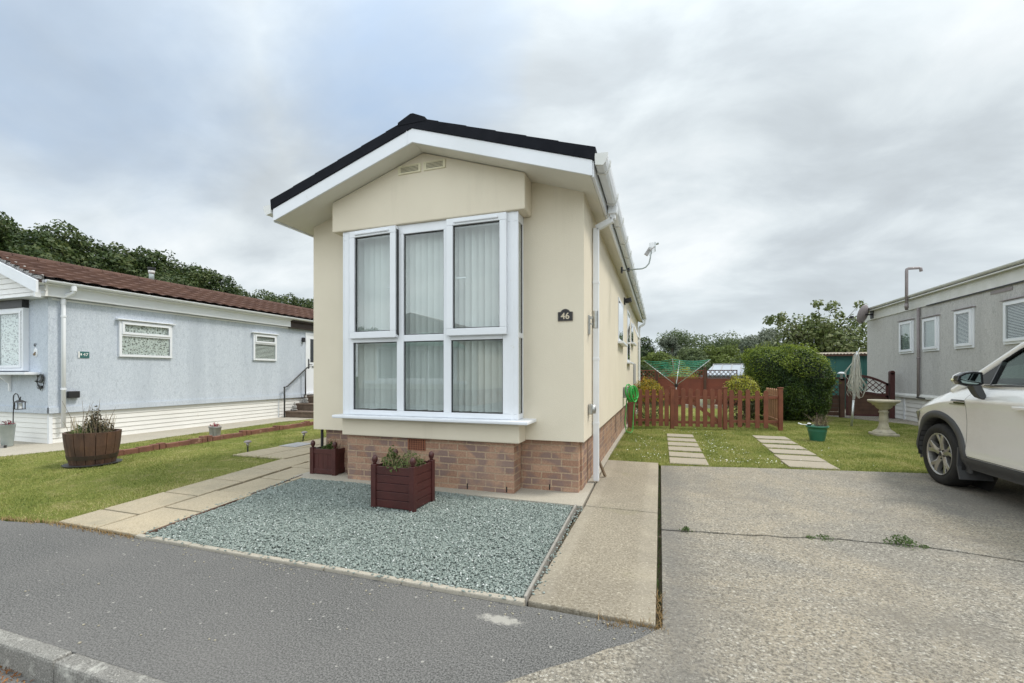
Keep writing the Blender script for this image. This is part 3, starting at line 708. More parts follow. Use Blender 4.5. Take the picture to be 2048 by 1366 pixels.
# loose grit on the tarmac
rg = np.random.default_rng(33); n = 130
V = []; F = []
for i in range(n):
    if i < 110: x0 = rg.uniform(-4.2,-.1); y0 = 2.34-abs(rg.normal(0,.06))
    else: x0 = rg.uniform(-4,-.4); y0 = rg.uniform(1.35,2.2)
    s_ = rg.uniform(.003,.008); b = len(V)
    for v in IV*(1+rg.uniform(-.3,.3,(len(IV),1))): V.append((x0+v[0]*s_, y0+v[1]*s_, v[2]*s_*.6+.003))
    F += [[b+i_ for i_ in f] for f in IF]
structure(np_mesh('loose_grit', V, F, M['stone']), 'stuff')

rg = np.random.default_rng(35); V = []; F = []
for i in range(330):
    k = i % 3
    if k == 0: x0, y0, z0 = rg.uniform(-3.9,-.75), 2.372+rg.normal(0,.016), .028
    elif k == 1: t_ = rg.uniform(0,1); x0, y0, z0 = -3.92-.33*t_-abs(rg.normal(0,.03)), 2.42+1.9*t_, .026
    else: t_ = rg.uniform(0,1); x0, y0, z0 = -.72-.03*t_+abs(rg.normal(0,.03)), 2.45+1.8*t_, .022
    s_ = rg.uniform(.005,.011); b = len(V)
    for v in IV*(1+rg.uniform(-.3,.3,(len(IV),1))): V.append((x0+v[0]*s_, y0+v[1]*s_, v[2]*s_*.5+z0))
    F += [[b+i_ for i_ in f] for f in IF]
structure(np_mesh('spilled_gravel', V, F, M['gravel']), 'stuff')
# weeds in the crack, fallen leaves by the kerb
def leaf_quads(P, nrm, L, W, rg, bend=.25):
    """P (n,3) positions, nrm (n,3) facing, L/W (n,) sizes -> V (n*4,3), F (n,4): one diamond leaf each"""
    n = len(P); nrm = nrm/np.maximum(np.linalg.norm(nrm,axis=1,keepdims=True),1e-6)
    r = rg.normal(0,1,(n,3)); a = np.cross(nrm, r); a /= np.maximum(np.linalg.norm(a,axis=1,keepdims=True),1e-6); b = np.cross(nrm, a)
    L = np.asarray(L).reshape(-1,1)*np.ones((n,1)); W = np.asarray(W).reshape(-1,1)*np.ones((n,1))
    V = np.stack([P-a*L*.5, P+b*W*.5+nrm*L*bend*.4-a*L*.08, P+a*L*.5, P-b*W*.5+nrm*L*bend*.4-a*L*.08],1).reshape(-1,3)
    return V, np.arange(4*n).reshape(-1,4)
def weed(name, c, r, h, n, m, label, seed, cat='weed'):
    rg = np.random.default_rng(seed); V = []
    P = np.stack([rg.normal(0,r*.5,n), rg.normal(0,r*.4,n), rg.uniform(.01,h,n)],1); P[:,2] *= np.exp(-(P[:,0]**2+P[:,1]**2)/(r*r)); P += np.array(c)
    nr = rg.normal(0,1,(n,3)); nr[:,2] = abs(nr[:,2])+.3
    V, F = leaf_quads(P, nr, rg.uniform(.012,.03,n), rg.uniform(.006,.012,n), rg)
    return tag(np_mesh(name, V, F, m, loc=c), label, cat)
weed('crack_weed', (.205,3.875,.012), .04, .04, 70, M['weed'], 'small round leaved weed at the left end of the driveway crack', 1)
weed('crack_weed', (1.735,4.09,.012), .10, .075, 260, M['weed'], 'largest feathery green weed growing in the driveway crack', 2)
weed('crack_weed', (1.22,4.05,.012), .08, .018, 60, M['weed'], 'flat weed low in the crack left of the feathery weed', 3)
for k_, (wx, wy, lb) in enumerate(((1.12,4.03,'tiny weed in the crack just left of the flat weed'),(1.86,4.08,'small trailing weed just right of the feathery weed'))): weed('crack_weed', (wx,wy,.008), .035, .022, 26, M['weed'], lb, 20+k_)
weed('leaf_litter', (-2.93,1.17,-.112), .16, .012, 160, M['deadleaf'], 'orange brown fallen leaves below the kerb face', 4, 'leaf litter')
# ================================================================== MAIN PARK HOME
class WB(MB):
    """wall-mounted pieces: u along the wall, z up, d outward from the wall plane"""
    def __init__(s, face, plane):
        super().__init__(); s.face = face; s.plane = plane
    def P(s, u, z, d):
        if s.face == 'x+': return (s.plane+d, u, z)
        if s.face == 'x-': return (s.plane-d, u, z)
        return (u, s.plane-d, z)
    def wb(s, u0, u1, z0, z1, d0, d1):
        return s.add([s.P(u,z,d) for d in (d0,d1) for u,z in ((u0,z0),(u1,z0),(u1,z1),(u0,z1))],
                     [(0,3,2,1),(4,5,6,7),(0,1,5,4),(1,2,6,5),(2,3,7,6),(3,0,4,7)])
    def ring(s, u0, u1, z0, z1, t, d0, d1, tb=None, tt=None):
        tb = tb or t; tt = tt or t
        s.wb(u0,u1,z0,z0+tb,d0,d1); s.wb(u0,u1,z1-tt,z1,d0,d1)
        s.wb(u0,u0+t,z0+tb,z1-tt,d0,d1); s.wb(u1-t,u1,z0+tb,z1-tt,d0,d1); return s
    def pane(s, u0, u1, z0, z1, d):
        return s.add([s.P(u,z,d) for u,z in ((u0,z0),(u1,z0),(u1,z1),(u0,z1))], [(0,1,2,3)])
def text_mesh(name, txt, size, m, face, u, z, plane, d, parent, depth=.003, bold=.0):
    cu = bpy.data.curves.new('lettering', 'FONT'); cu.body = txt; cu.size = size; cu.extrude = depth; cu.align_x = 'CENTER'; cu.align_y = 'CENTER'; cu.offset = bold
    to = bpy.data.objects.new('lettering', cu); COL.objects.link(to)
    dg = bpy.context.evaluated_depsgraph_get(); dg.update()
    me = bpy.data.meshes.new_from_object(to.evaluated_get(dg))
    bpy.data.objects.remove(to); bpy.data.curves.remove(cu)
    mb = MB(); r0 = WB(face, plane)
    sg = -1 if face == 'x-' else 1
    mb.add([r0.P(u + v.co.x*(1 if face != 'x-' else -1), z + v.co.y, d + v.co.z) for v in me.vertices], [tuple(p.vertices) for p in me.polygons])
    bpy.data.meshes.remove(me)
    return mb.build(name, m, parent)

HC, BX0, BX1, FY, RY = -2.53, -4.30, -.76, 4.64, 16.6
SL = .33
def zs(x, c=3.80): return c - SL*abs(x-HC)
home = thing('park_home', 'cream rendered park home with black roof, brick base and large white bay window', 'park home', (HC, 10.6, 0))
wl = MB()
OX0, OX1, OZ0, OZ1 = -3.60, -1.44, .80, 3.05      # opening behind the bay
wl.prism([(BX0,.58),(OX0,.58),(OX0,zs(OX0)),(BX0,zs(BX0))], FY, FY+.11, 'y')
wl.prism([(OX1,.58),(BX1,.58),(BX1,zs(BX1)),(OX1,zs(OX1))], FY, FY+.11, 'y')
wl.box(OX0,OX1,FY,FY+.11,.58,OZ0)
wl.prism([(OX0,OZ1),(OX1,OZ1),(OX1,zs(OX1)),(HC,zs(HC)),(OX0,zs(OX0))], FY, FY+.11, 'y')
wl.box(BX1-.11,BX1,FY+.11,RY-.1,.58,zs(BX1)); wl.box(BX0,BX0+.11,FY+.11,RY-.1,.58,zs(BX0))
wl.prism([(BX0,.58),(BX1,.58),(BX1,zs(BX1)),(HC,zs(HC)),(BX0,zs(BX0))], RY-.1, RY, 'y')
wl.box(BX0+.11,BX1-.11,FY+.11,RY-.1,.58,.64)
wl.build('wall', M['cream'], home)
# bay: brow above and apron below the window
br = MB(); bx0, bx1, by = -3.785, -1.332, 4.385
br.prism([(bx0,3.02),(bx1,3.02),(bx1,zs(bx1)-.004),(HC,zs(HC)-.004),(bx0,zs(bx0)-.004)], by, FY-.002, 'y')
br.build('bay_brow', M['cream'], home, bevel=.012)
MB().box(-3.655,-1.40,4.405,FY-.002,.565,.775).build('bay_apron', M['cream'], home, bevel=.012)
MB().box(-3.50,-1.55,4.52,4.90,2.99,3.02).build('bay_ceiling', M['soffit'], home); MB().box(-3.6,-1.45,4.5,4.9,.775,.80).build('inner_sill', M['soffit'], home)
# brick base
bk = MB()
bk.box(-3.62,-1.478,4.462,4.72,.0,.562); bk.box(-4.17,-3.62,4.72,4.83,0,.58); bk.box(-1.478,-.83,4.716,4.83,0,.58)
bk.box(-.93,-.812,4.83,16.5,0,.58); bk.box(-4.22,-4.1,4.83,16.5,0,.58); bk.box(-4.1,-.93,16.4,16.5,0,.58)
bk.build('brick_base', M['brick'], home, bevel=.006)
ab = MB(); u0,u1,z0,z1 = -2.765,-2.548,.425,.548
for i in range(8): x = u0+(u1-u0)*i/7; ab.box(x-.0045,x+.0045,4.452,4.466,z0,z1)
for i in range(6): z = z0+(z1-z0)*i/5; ab.box(u0-.006,u1+.006,4.4535,4.4645,z-.004,z+.004)
o = ab.build('air_brick', M['airbrick'], home)
MB().box(u0,u1,4.4595,4.4612,z0,z1).build('void', M['dark'], o)
for x in (-2.02,-1.56): MB().box(x-.006,x+.006,4.459,4.463,.03,.09).build('weep_slot', M['dark'], home)
MB().box(-1.155,-1.143,4.713,4.717,.03,.09).build('weep_slot', M['dark'], home)
for y in (5.9,8.6,8.75): MB().box(-.813,-.808,y,y+.02,.18,.50).build('base_slot', M['dark'], home)

# ---- bay window
bw = MB()
f0, f1 = 4.42, 4.456
xs0, xs1 = -3.637, -1.424
bw.box(xs0,xs1,f0,f1,.815,.872)                 # bottom rail
bw.box(xs0,xs1,f0,f1,2.915,3.019)               # head
bw.box(xs0,-3.505,f0,f1,.872,2.915); bw.box(-1.59,xs1,f0,f1,.872,2.915)
bw.box(-2.897,-2.806,f0,f1,.872,2.915); bw.box(-2.293,-2.20,f0,f1,.872,2.915)
for a, b in ((-3.505,-2.897),(-2.806,-2.293),(-2.20,-1.59)): bw.box(a,b,f0,f1,1.675,1.75)
# returns to the wall on both sides
for x0, x1 in ((xs1-.07,xs1-.001),(xs0+.001,xs0+.07)):
    bw.box(x0,x1,f1,FY,.815,.872); bw.box(x0,x1,f1,FY,2.93,3.019); bw.box(x0,x1,f1,FY,1.69,1.745)
    bw.box(x0,x1,FY-.035,FY,.872,1.69); bw.box(x0,x1,FY-.035,FY,1.745,2.93)
bayw = bw.build('bay_window', M['upvc'], home, bevel=.005)
cp = MB(); cp.box(xs1-.002,xs1+.010,f0-.006,f0+.02,.815,3.018); cp.build('corner_post', M['upvc'], bayw, bevel=.004)
MB().box(xs0-.012,xs0+.002,f0-.006,f0+.03,.815,3.018).build('corner_post', M['upvc'], bayw, bevel=.004)
MB().box(xs1-.075,xs1-.04,f0-.004,f0+.001,.815,3.018).build('cover_strip', M['upvc'], bayw); MB().box(xs0+.04,xs0+.075,f0-.004,f0+.001,.815,3.018).build('cover_strip', M['upvc'], bayw)
gk = MB()
def gasket(x0,x1,z0,z1,y,t=.009):
    gk.box(x0,x1,y,y+.012,z0,z0+t); gk.box(x0,x1,y,y+.012,z1-t,z1); gk.box(x0,x0+t,y,y+.012,z0+t,z1-t); gk.box(x1-t,x1,y,y+.012,z0+t,z1-t)
def pane_y(x0,x1,z0,z1,y,parent,dx=0):
    MB().box(x0-.004,x1+.004,y,y+.004,z0-.004,z1+.004).build('pane', M['glass'], parent)
for x0,x1,z0,z1 in ((-3.505,-2.897,.872,1.675),(-2.806,-2.293,.872,1.675),(-2.20,-1.59,.872,1.675),(-2.806,-2.293,1.75,2.915)):
    gasket(x0,x1,z0,z1,f0+.018); pane_y(x0,x1,z0,z1,f0+.026,bayw)
gk.build('gasket', M['gasket'], bayw)
for xx in (xs1-.010, xs0+.010):
    for z0,z1 in ((.872,1.69),(1.745,2.93)):
        MB().box(xx-.002,xx+.002,f1,FY-.035,z0,z1).build('pane', M['glass'], bayw)
        MB().box(xx-.004,xx+.006,f1,f1+.01,z0,z1).box(xx-.004,xx+.006,FY-.045,FY-.035,z0,z1).build('gasket', M['gasket'], bayw)
# opening sashes in the upper row
def sash(x0, x1, z0, z1, y, ang, hinge):
    h = Vector((hinge, y, 0)); rot = Matrix.Rotation(ang, 4, 'Z')
    def T(mb):
        mb.v = [tuple(h + rot @ (Vector(p)-h)) for p in mb.v]; return mb
    s_ = MB(); a = .078
    s_.box(x0,x1,y,y+.055,z0,z0+a); s_.box(x0,x1,y,y+.055,z1-a,z1); s_.box(x0,x0+a,y,y+.055,z0+a,z1-a); s_.box(x1-a,x1,y,y+.055,z0+a,z1-a)
    so_ = T(s_).build('opening_sash', M['upvc'], home, bevel=.006)
    T(MB().box(x0+a-.004,x1-a+.004,y+.03,y+.034,z0+a-.004,z1-a+.004)).build('pane', M['glass'], so_)
    g_ = MB(); t = .009
    for q_ in ((x0+a,x1-a,z0+a,z0+a+t),(x0+a,x1-a,z1-a-t,z1-a),(x0+a,x0+a+t,z0+a+t,z1-a-t),(x1-a-t,x1-a,z0+a+t,z1-a-t)): g_.box(q_[0],q_[1],y+.02,y+.034,q_[2],q_[3])
    T(g_).build('gasket', M['gasket'], so_)
    T(MB().box(x0+.09,x1-.09,y-.014,y,z1-.052,z1-.032).box(x0+.095,x1-.095,y-.009,y,z1-.058,z1-.052)).build('trickle_vent', M['upvc'], so_, bevel=.003)
    return so_
s1 = sash(-3.535,-2.872,1.722,3.005,4.385,R(-2.6),-3.535)
s2 = sash(-2.232,-1.532,1.720,3.005,4.366,0,-1.53)
MB().beam((-2.88,4.385,1.76),(-2.875,4.42,1.76),.02,.02).box(-2.874,-2.868,4.375,4.42,1.76,2.97).build('sash_seal', M['gasket'], s1)
for xh in (-3.02,): MB().box(xh,xh+.03,4.415,4.43,2.30,2.315).box(xh+.02,xh+.1,4.425,4.435,2.302,2.312).build('sash_handle', M['upvc'], s1)
MB().box(-2.14,-2.02,4.425,4.437,2.355,2.37).build('sash_handle', M['upvc'], s2)
# vertical blind
vb = MB(); rb = random.Random(11); x = -3.58
while x < -1.44:
    a = R(31) + rb.uniform(-.11,.11) + (R(12) if x > -2.15 else 0); hw = .0445
    dx, dy = hw*math.cos(a), hw*math.sin(a); zb = .875+rb.uniform(-.004,.004)
    yb = 4.585
    n_ = 6
    for k in range(n_):
        t0, t1 = -1+2*k/n_, -1+2*(k+1)/n_
        c0, c1 = .003*(1-t0*t0), .003*(1-t1*t1)
        vb.add([(x+dx*t0,yb+dy*t0-c0,zb),(x+dx*t1,yb+dy*t1-c1,zb),(x+dx*t1,yb+dy*t1-c1,2.97),(x+dx*t0,yb+dy*t0-c0,2.97)],[(0,1,2,3)])
    x += .0805 + rb.uniform(-.003,.003)
vb.build('vertical_blind', M['blind'], bayw, smooth=True, recalc=False)
MB().prism([(-3.715,4.295),(-1.277,4.295),(-1.277,4.66),(-3.715,4.66)], .776, .813).build('window_sill', M['upvc'], home, bevel=.01)
# gable vents
for u0, u1, zc in ((-2.848,-2.556,3.630),(-2.520,-2.250,3.632)):
    gv = WB('y-', by); gv.ring(u0,u1,zc-.048,zc+.048,.012,0,.012)
    for k in range(5): z = zc-.03+.015*k; gv.wb(u0+.03,u1-.03,z-.0035,z+.0035,.001,.009)
    gv.wb(u0+.012,u0+.03,zc-.036,zc+.036,.0005,.008); gv.wb(u1-.03,u1-.012,zc-.036,zc+.036,.0005,.008)
    o = gv.build('gable_vent', M['vent'], home)
    WB('y-', by).wb(u0+.03,u1-.03,zc-.036,zc+.036,.0002,.002).build('void', M['dark'], o)

# ---- roof
EH = 1.93; Y0 = 4.15
def chev(c0, c1, h=EH):
    return [(HC-h,zs(HC-h,c0)),(HC,c0),(HC+h,zs(HC+h,c0)),(HC+h,zs(HC+h,c1)),(HC,c1),(HC-h,zs(HC-h,c1))]
MB().prism(chev(3.80,3.822,EH-.02), Y0+.02, RY+.15, 'y').build('soffit', M['soffit'], home)
o = MB().prism(chev(3.795,3.944), Y0, Y0+.02, 'y').build('bargeboard', M['upvc'], home, bevel=.004)
MB().box(HC-.07,HC-.058,Y0-.004,Y0+.001,3.79,3.93).build('joint_cover', M['upvc'], o)
fb = MB()
for s_ in (1,-1): fb.box(HC+s_*EH-.012,HC+s_*EH+.012,Y0+.02,RY+.15,3.155,3.31)
fb.build('fascia', M['upvc'], home)
top = []; nc = 6
rt = []
for i in range(nc):
    a, b = EH*1.0 - (EH)*(i)/nc + (.03 if i == 0 else 0), EH - EH*(i+1)/nc
    rt.append((a, zs(HC+a,4.062)+.003)); rt.append((b, zs(HC+b,4.062)-.003))
out = [(HC-EH-.02,zs(HC-EH-.02,3.946)),(HC,3.946),(HC+EH+.02,zs(HC+EH+.02,3.946))] + [(HC+a,z) for a,z in rt] + [(HC-a,z) for a,z in reversed(rt[:-1])]
roof = MB().prism(out, Y0-.012, RY+.16, 'y').build('roof', M['slate'], home)
rc = MB()
yy = Y0-.016
while yy < RY+.1:
    rc.prism([(HC-.17,3.99),(HC-.165,4.025),(HC-.012,4.095),(HC+.02,4.095),(HC+.165,4.03),(HC+.17,3.99)], yy, yy+.40, 'y'); yy += .405
rc.build('ridge_cap', M['slate'], roof)
# gutters with brackets
def ogee(x, s_, z=3.30):
    return [(x-s_*.055,z+.055),(x-s_*.05,z-.045),(x+s_*.02,z-.058),(x+s_*.042,z-.03),(x+s_*.058,z+.01),(x+s_*.062,z+.05),(x+s_*.05,z+.05),(x+s_*.035,z-.02),(x+s_*.01,z-.045),(x-s_*.04,z-.035),(x-s_*.045,z+.055)]
for s_, xg in ((1,-.522),(-1,-4.538)):
    o = MB().prism(ogee(xg,s_), Y0-.005, RY+.15, 'y').build('gutter', M['upvc'], home)
    c = MB(); y = Y0+.17
    solid = ogee(xg,s_)[:6]
    while y < RY:
        pp = [(xg+(p[0]-xg)*1.2, 3.30+(p[1]-3.30)*1.18) for p in solid]
        MB().prism(pp, y, y+.03, 'y').build('gutter_bracket', M['upvc_aged'], o); y += .82
    c.prism([(p[0],p[1]) for p in [(xg+(p[0]-xg)*1.04, 3.30+(p[1]-3.30)*1.04) for p in solid]], Y0-.01, Y0+.012, 'y')
    c.build('stop_end', M['upvc_aged'], o)
def sq_pipe(pts, w):
    mb = MB()
    for a, b in zip(pts[:-1], pts[1:]): mb.beam(a, b, w, w, (0,1,0) if abs(a[2]-b[2]) < .01 or abs(b[0]-a[0]) > .01 else (0,1,0))
    return mb
dp = sq_pipe([(-.522,5.25,3.25),(-.522,5.25,3.10),(-.715,5.25,3.02),(-.715,5.25,.04)], .066)
dpo = dp.build('downpipe', M['upvc'], home, bevel=.006)
MB().beam((-.522,5.25,3.16),(-.522,5.25,3.265),.10,.10,(0,1,0)).build('outlet', M['upvc'], dpo, bevel=.004)
for z in (2.36,1.46,.70): MB().box(-.752,-.678,5.213,5.287,z,z+.035).build('pipe_clip', M['upvc'], dpo, bevel=.004)
sq_pipe([(-.522,16.4,3.25),(-.522,16.4,3.08),(-.70,16.4,2.98),(-.70,16.4,.04)], .066).build('downpipe', M['upvc'], home)
MB().tube([(-4.215,4.70,.58),(-4.215,4.70,.30)], .018, 8).build('waste_pipe', M['gasket'], home)
# right flank: windows, cupboard
def flank_window(y0, y1, z0, z1, opened=False):
    wbx = WB('x+', BX1); wbx.ring(y0,y1,z0,z1,.06,.001,.014)
    o = wbx.build('side_window', M['upvc'], home, bevel=.004)
    WB('x+', BX1).wb(y0-.06,y1+.06,z0-.045,z0-.003,.001,.105).build('sill', M['upvc'], o, bevel=.006)
    WB('x+', BX1).wb(y0+.055,y1-.055,z0+.055,z1-.055,.008,.011).build('pane', M['glass'], o)
    WB('x+', BX1).pane(y0+.05,y1-.05,z0+.05,z1-.05,.004).build('blind', M['seatfabric'], o)
    if opened:
        s_ = MB(); zt = z1-.05; zb_ = z1-.42
        s_.add([(BX1+.04,y0+.05,zt),(BX1+.04,y1-.05,zt),(BX1+.17,y1-.05,zb_),(BX1+.17,y0+.05,zb_),(BX1+.065,y0+.05,zt+.01),(BX1+.065,y1-.05,zt+.01),(BX1+.195,y1-.05,zb_+.01),(BX1+.195,y0+.05,zb_+.01)],
               [(0,1,2,3),(4,7,6,5),(0,4,5,1),(1,5,6,2),(2,6,7,3),(3,7,4,0)])
        s_.build('open_fanlight', M['upvc'], o)
flank_window(8.62,9.75,1.93,2.78); flank_window(11.05,12.0,1.60,2.88); flank_window(12.5,13.55,2.17,2.74,True)
WB('x+', BX1).wb(13.6,14.6,.62,1.62,.001,.03).build('cupboard_door', M['greypipe'], home, bevel=.004)
MB().box(-.79,-.70,10.0,10.25,.20,.52).box(-.812,-.80,10.0,10.25,.2,.52).build('base_vent', M['dark'], home) if False else None

# ---- things fixed to the house
ns = thing('house_number_sign', 'small black arched plaque with gold 46 on the cream wall', 'house sign', (-.957,FY,1.925))
poly = [(-1.038,1.866),(-.876,1.866),(-.876,1.962),(-.905,1.964),(-.92,1.982),(-.94,1.992),(-.957,1.995),(-.974,1.992),(-.994,1.982),(-1.009,1.964),(-1.038,1.962)]
MB().prism(poly, FY-.012, FY-.001, 'y').build('rim', M['plaquerim'], ns, bevel=.002)
c = Vector((-.957,1.925)); MB().prism([((p[0]-c.x)*.90+c.x,(p[1]-c.y)*.88+c.y) for p in poly], FY-.0145, FY-.0125, 'y').build('face', M['plaqueblack'], ns)
text_mesh('numerals', '46', .095, M['number'], 'y-', -.957, 1.915, FY, .0155, ns, .002, .001)
wl_ = thing('wall_light', 'brushed steel cylinder up and down light beside the downpipe', 'wall light', (BX1,4.95,1.87))
MB().box(BX1+.001,BX1+.016,4.905,4.995,1.745,1.955).build('backplate', M['steel'], wl_, bevel=.003)
MB().lathe([(.0,1.81),(.032,1.81),(.032,2.003),(.0,2.003)], (-.683,4.95,0), 24).build('lamp_body', M['steel'], wl_, smooth=False, bevel=.003)
MB().beam((BX1+.01,4.95,1.93),(-.70,4.95,1.93),.022,.03).beam((BX1+.01,4.95,1.86),(-.70,4.95,1.86),.016,.016).build('arm', M['steel'], wl_)
sk = thing('outdoor_socket', 'small steel weatherproof switch box low on the wall corner', 'socket box', (BX1,4.95,.905))
MB().box(BX1+.001,BX1+.05,4.90,5.0,.85,.965).build('box', M['steel'], sk, bevel=.012)
MB().lathe([(.0,.86),(.028,.86),(.034,.90),(.028,.955),(.0,.955)], (BX1+.052,4.95,0), 16).build('cover', M['steel'], sk, smooth=True)
fl = thing('security_light', 'black security light under the eaves of the cream home', 'security light', (BX1,10.1,2.92))
MB().box(BX1+.001,BX1+.03,10.02,10.18,2.85,2.99).build('bracket', M['gasket'], fl)
MB().beam((BX1+.03,10.1,2.92),(BX1+.16,10.1,2.95),.16,.09).build('lamp_head', M['gasket'], fl, bevel=.01)
ae = thing('tv_aerial', 'bent pole television aerial on the eaves against the sky', 'aerial', (-.59,7.3,2.98))
MB().tube([(-.585,7.3,2.97),(-.27,7.3,2.975),(-.215,7.3,2.995),(-.165,7.3,3.05),(-.148,7.3,3.12),(-.122,7.3,3.30)], .011, 10).build('pole', M['galv'], ae, smooth=True)
MB().box(-.60,-.57,7.26,7.34,2.93,3.02).box(-.50,-.46,7.27,7.33,2.95,3.0).build('bracket', M['gasket'], ae)
an = MB(); an.beam((-.155,7.15,3.23),(-.075,7.50,3.36),.018,.022).beam((-.14,7.22,3.27),(-.21,7.2,3.16),.03,.06)
an.build('boom', M['greypipe'], ae)
a2 = MB()
for i in range(6):
    t = i/5; px, py, pz = -.155+.08*t, 7.15+.35*t, 3.23+.13*t
    a2.tube([(px-.0,py,pz-.10+.02*t),(px,py,pz+.10-.02*t)], .0028, 5)
a2.beam((-.075,7.50,3.30),(-.075,7.5,3.42),.13,.012,(1,0,0)).beam((-.06,7.3,3.345),(-.02,7.3,3.355),.07,.012)
a2.build('element', M['galv'], ae)
# leaning offcut, hose
pk = MB().beam((-.752,5.46,.335),(-.645,5.56,.028),.038,.022)
tag(pk.build('timber_offcut', M['oldwood'], loc=(-.69,5.5,.03), bevel=.003), 'weathered timber offcut leaning against the base of the downpipe', 'timber')
hs = thing('garden_hose', 'bright green coiled garden hose hanging on the side wall', 'hose', (-.72,9.9,.9))
rh = random.Random(4); tb = MB()
for k in range(11):
    pts = []; ph = rh.uniform(0,6.28); rw, rz = rh.uniform(.08,.13), rh.uniform(.12,.18); xo = -.70+rh.uniform(.0,.16); yo = 9.9+rh.uniform(-.1,.1); lean = rh.uniform(.05,.22)
    for i in range(25):
        t = 2*math.pi*i/24; pts.append((xo+rw*math.sin(t)*.55+lean*(.25-rz*math.cos(t)), yo+rw*math.sin(t), .92+rz*math.cos(t)-.03*k*.3))
    tb.tube(pts, .0105, 7, caps=False)
tb.build('coil', M['hose'], hs, smooth=True)
MB().tube([(-.69,9.9,.75),(-.70,9.85,.5),(-.72,9.8,.25),(-.69,9.78,.06),(-.60,9.82,.03),(-.56,9.9,.08),(-.55,9.95,.4),(-.53,9.97,.72)], .0105, 7).build('tail', M['hose'], hs, smooth=True)
MB().box(-.755,-.67,9.82,9.98,.78,1.02).build('hanger', M['greypipe'], hs, bevel=.01)

# ================================================================== PLANTERS
def planter(c, w, dpt, h, horizontal, label, seed):
    t = thing('timber_planter', label, 'planter', (c[0],c[1],0))
    pw = .055; x0,x1,y0,y1 = c[0]-w/2,c[0]+w/2,c[1]-dpt/2,c[1]+dpt/2
    for px, py in ((x0,y0),(x1,y0),(x0,y1),(x1,y1)):
        px += pw/2 if px < c[0] else -pw/2; py += pw/2 if py < c[1] else -pw/2
        p = MB().box(px-pw/2,px+pw/2,py-pw/2,py+pw/2,0,h).build('post', M['maroon'], t, bevel=.004)
        MB().lathe([(.0,h),(.019,h),(.015,h+.012),(.024,h+.026),(.029,h+.045),(.026,h+.065),(.016,h+.082),(0,h+.09)], (px,py,0), 14).build('finial', M['maroon'], p, smooth=True)
    n = 5; hh = h-.035
    if horizontal:
        for k in range(n):
            z0, z1 = .02+hh*k/n+.002, .02+hh*(k+1)/n-.002
            b = MB(); b.box(x0+pw,x1-pw,y0+.012,y0+.032,z0,z1); b.box(x0+pw,x1-pw,y1-.032,y1-.012,z0,z1); b.box(x0+.012,x0+.032,y0+pw,y1-pw,z0,z1); b.box(x1-.032,x1-.012,y0+pw,y1-pw,z0,z1)
            b.build('side_board', M['maroon'], t, bevel=.003)
    else:
        b = MB()
        for z0, z1 in ((.03,.09),(h-.075,h-.015)):
            b.box(x0+pw,x1-pw,y0+.008,y0+.034,z0,z1); b.box(x0+pw,x1-pw,y1-.034,y1-.008,z0,z1); b.box(x0+.008,x0+.034,y0+pw,y1-pw,z0,z1); b.box(x1-.034,x1-.008,y0+pw,y1-pw,z0,z1)
        b.build('rail', M['maroon'], t, bevel=.003)
        k = 4; b = MB()
        for i in range(k):
            a0, a1 = x0+pw+(w-2*pw)*i/k+.001, x0+pw+(w-2*pw)*(i+1)/k-.001
            b.box(a0,a1,y0+.016,y0+.03,.06,h-.06)
            a0, a1 = y0+pw+(dpt-2*pw)*i/k+.001, y0+pw+(dpt-2*pw)*(i+1)/k-.001
            b.box(x1-.03,x1-.016,a0,a1,.06,h-.06); b.box(x0+.016,x0+.03,a0,a1,.06,h-.06)
        b.build('side_board', M['maroon'], t, bevel=.002)
    MB().box(x0+.04,x1-.04,y0+.04,y1-.04,.05,h-.05).build('soil', M['soil'], t)
    return t
def bush_mesh(name, c, r, h, n, m, seed, L=(.02,.045), W=(.01,.02), parent=None, up=.2, cone=0):
    rg = np.random.default_rng(seed)
    th = rg.uniform(0,2*math.pi,n); rr = np.sqrt(rg.uniform(0,1,n)); z = rg.uniform(0,1,n)**.8
    prof = (1-z*cone)
    P = np.stack([c[0]+r*rr*np.cos(th)*prof, c[1]+r*rr*np.sin(th)*prof, c[2]+h*z*(1-.45*rr**2)*(.75+.25*np.sin(th*3+seed)+.2*rg.normal(0,1,n)*.4)],1)
    nr = rg.normal(0,1,(n,3)); nr[:,2] = np.abs(nr[:,2])+up
    V, F = leaf_quads(P, nr, rg.uniform(*L,n), rg.uniform(*W,n), rg)
    return np_mesh(name, V, F, m, parent=parent, loc=c)
def stems(name, c, r, h, n, m, seed, parent=None, rad=.003, spread=.5, loc=None):
    rg = random.Random(seed); mb = MB()
    for i in range(n):
        a = rg.uniform(0,6.28); rr = r*math.sqrt(rg.random()); x, y = c[0]+rr*math.cos(a), c[1]+rr*math.sin(a); hh = h*rg.uniform(.5,1)
        a2 = rg.uniform(0,6.28); s_ = rg.uniform(0,spread)*hh
        mb.tube([(x,y,c[2]-.02),(x+s_*.4*math.cos(a2),y+s_*.4*math.sin(a2),c[2]+hh*.55),(x+s_*math.cos(a2),y+s_*math.sin(a2),c[2]+hh)], [rad,rad*.8,rad*.4], 4)
    return mb.build(name, m, parent, loc=loc)
planter((-2.41,3.80),.475,.41,.43,True,'maroon square planter with horizontal boards standing on the slate chippings',1)
pl = thing('potted_plant', 'straggly green and straw plant in the maroon planter on the slate', 'plant', (-2.41,3.80,.38))
bush_mesh('foliage', (-2.41,3.80,.37), .215, .17, 620, M['herb'], 3, (.02,.045), (.01,.022), pl)
stems('stem', (-2.41,3.80,.38), .19, .17, 110, M['straw'], 4, pl, .0022, .9)
bush_mesh('brown_leaf', (-2.36,3.78,.38), .18, .15, 160, M['brownleaf'], 5, (.015,.03), (.008,.015), pl)
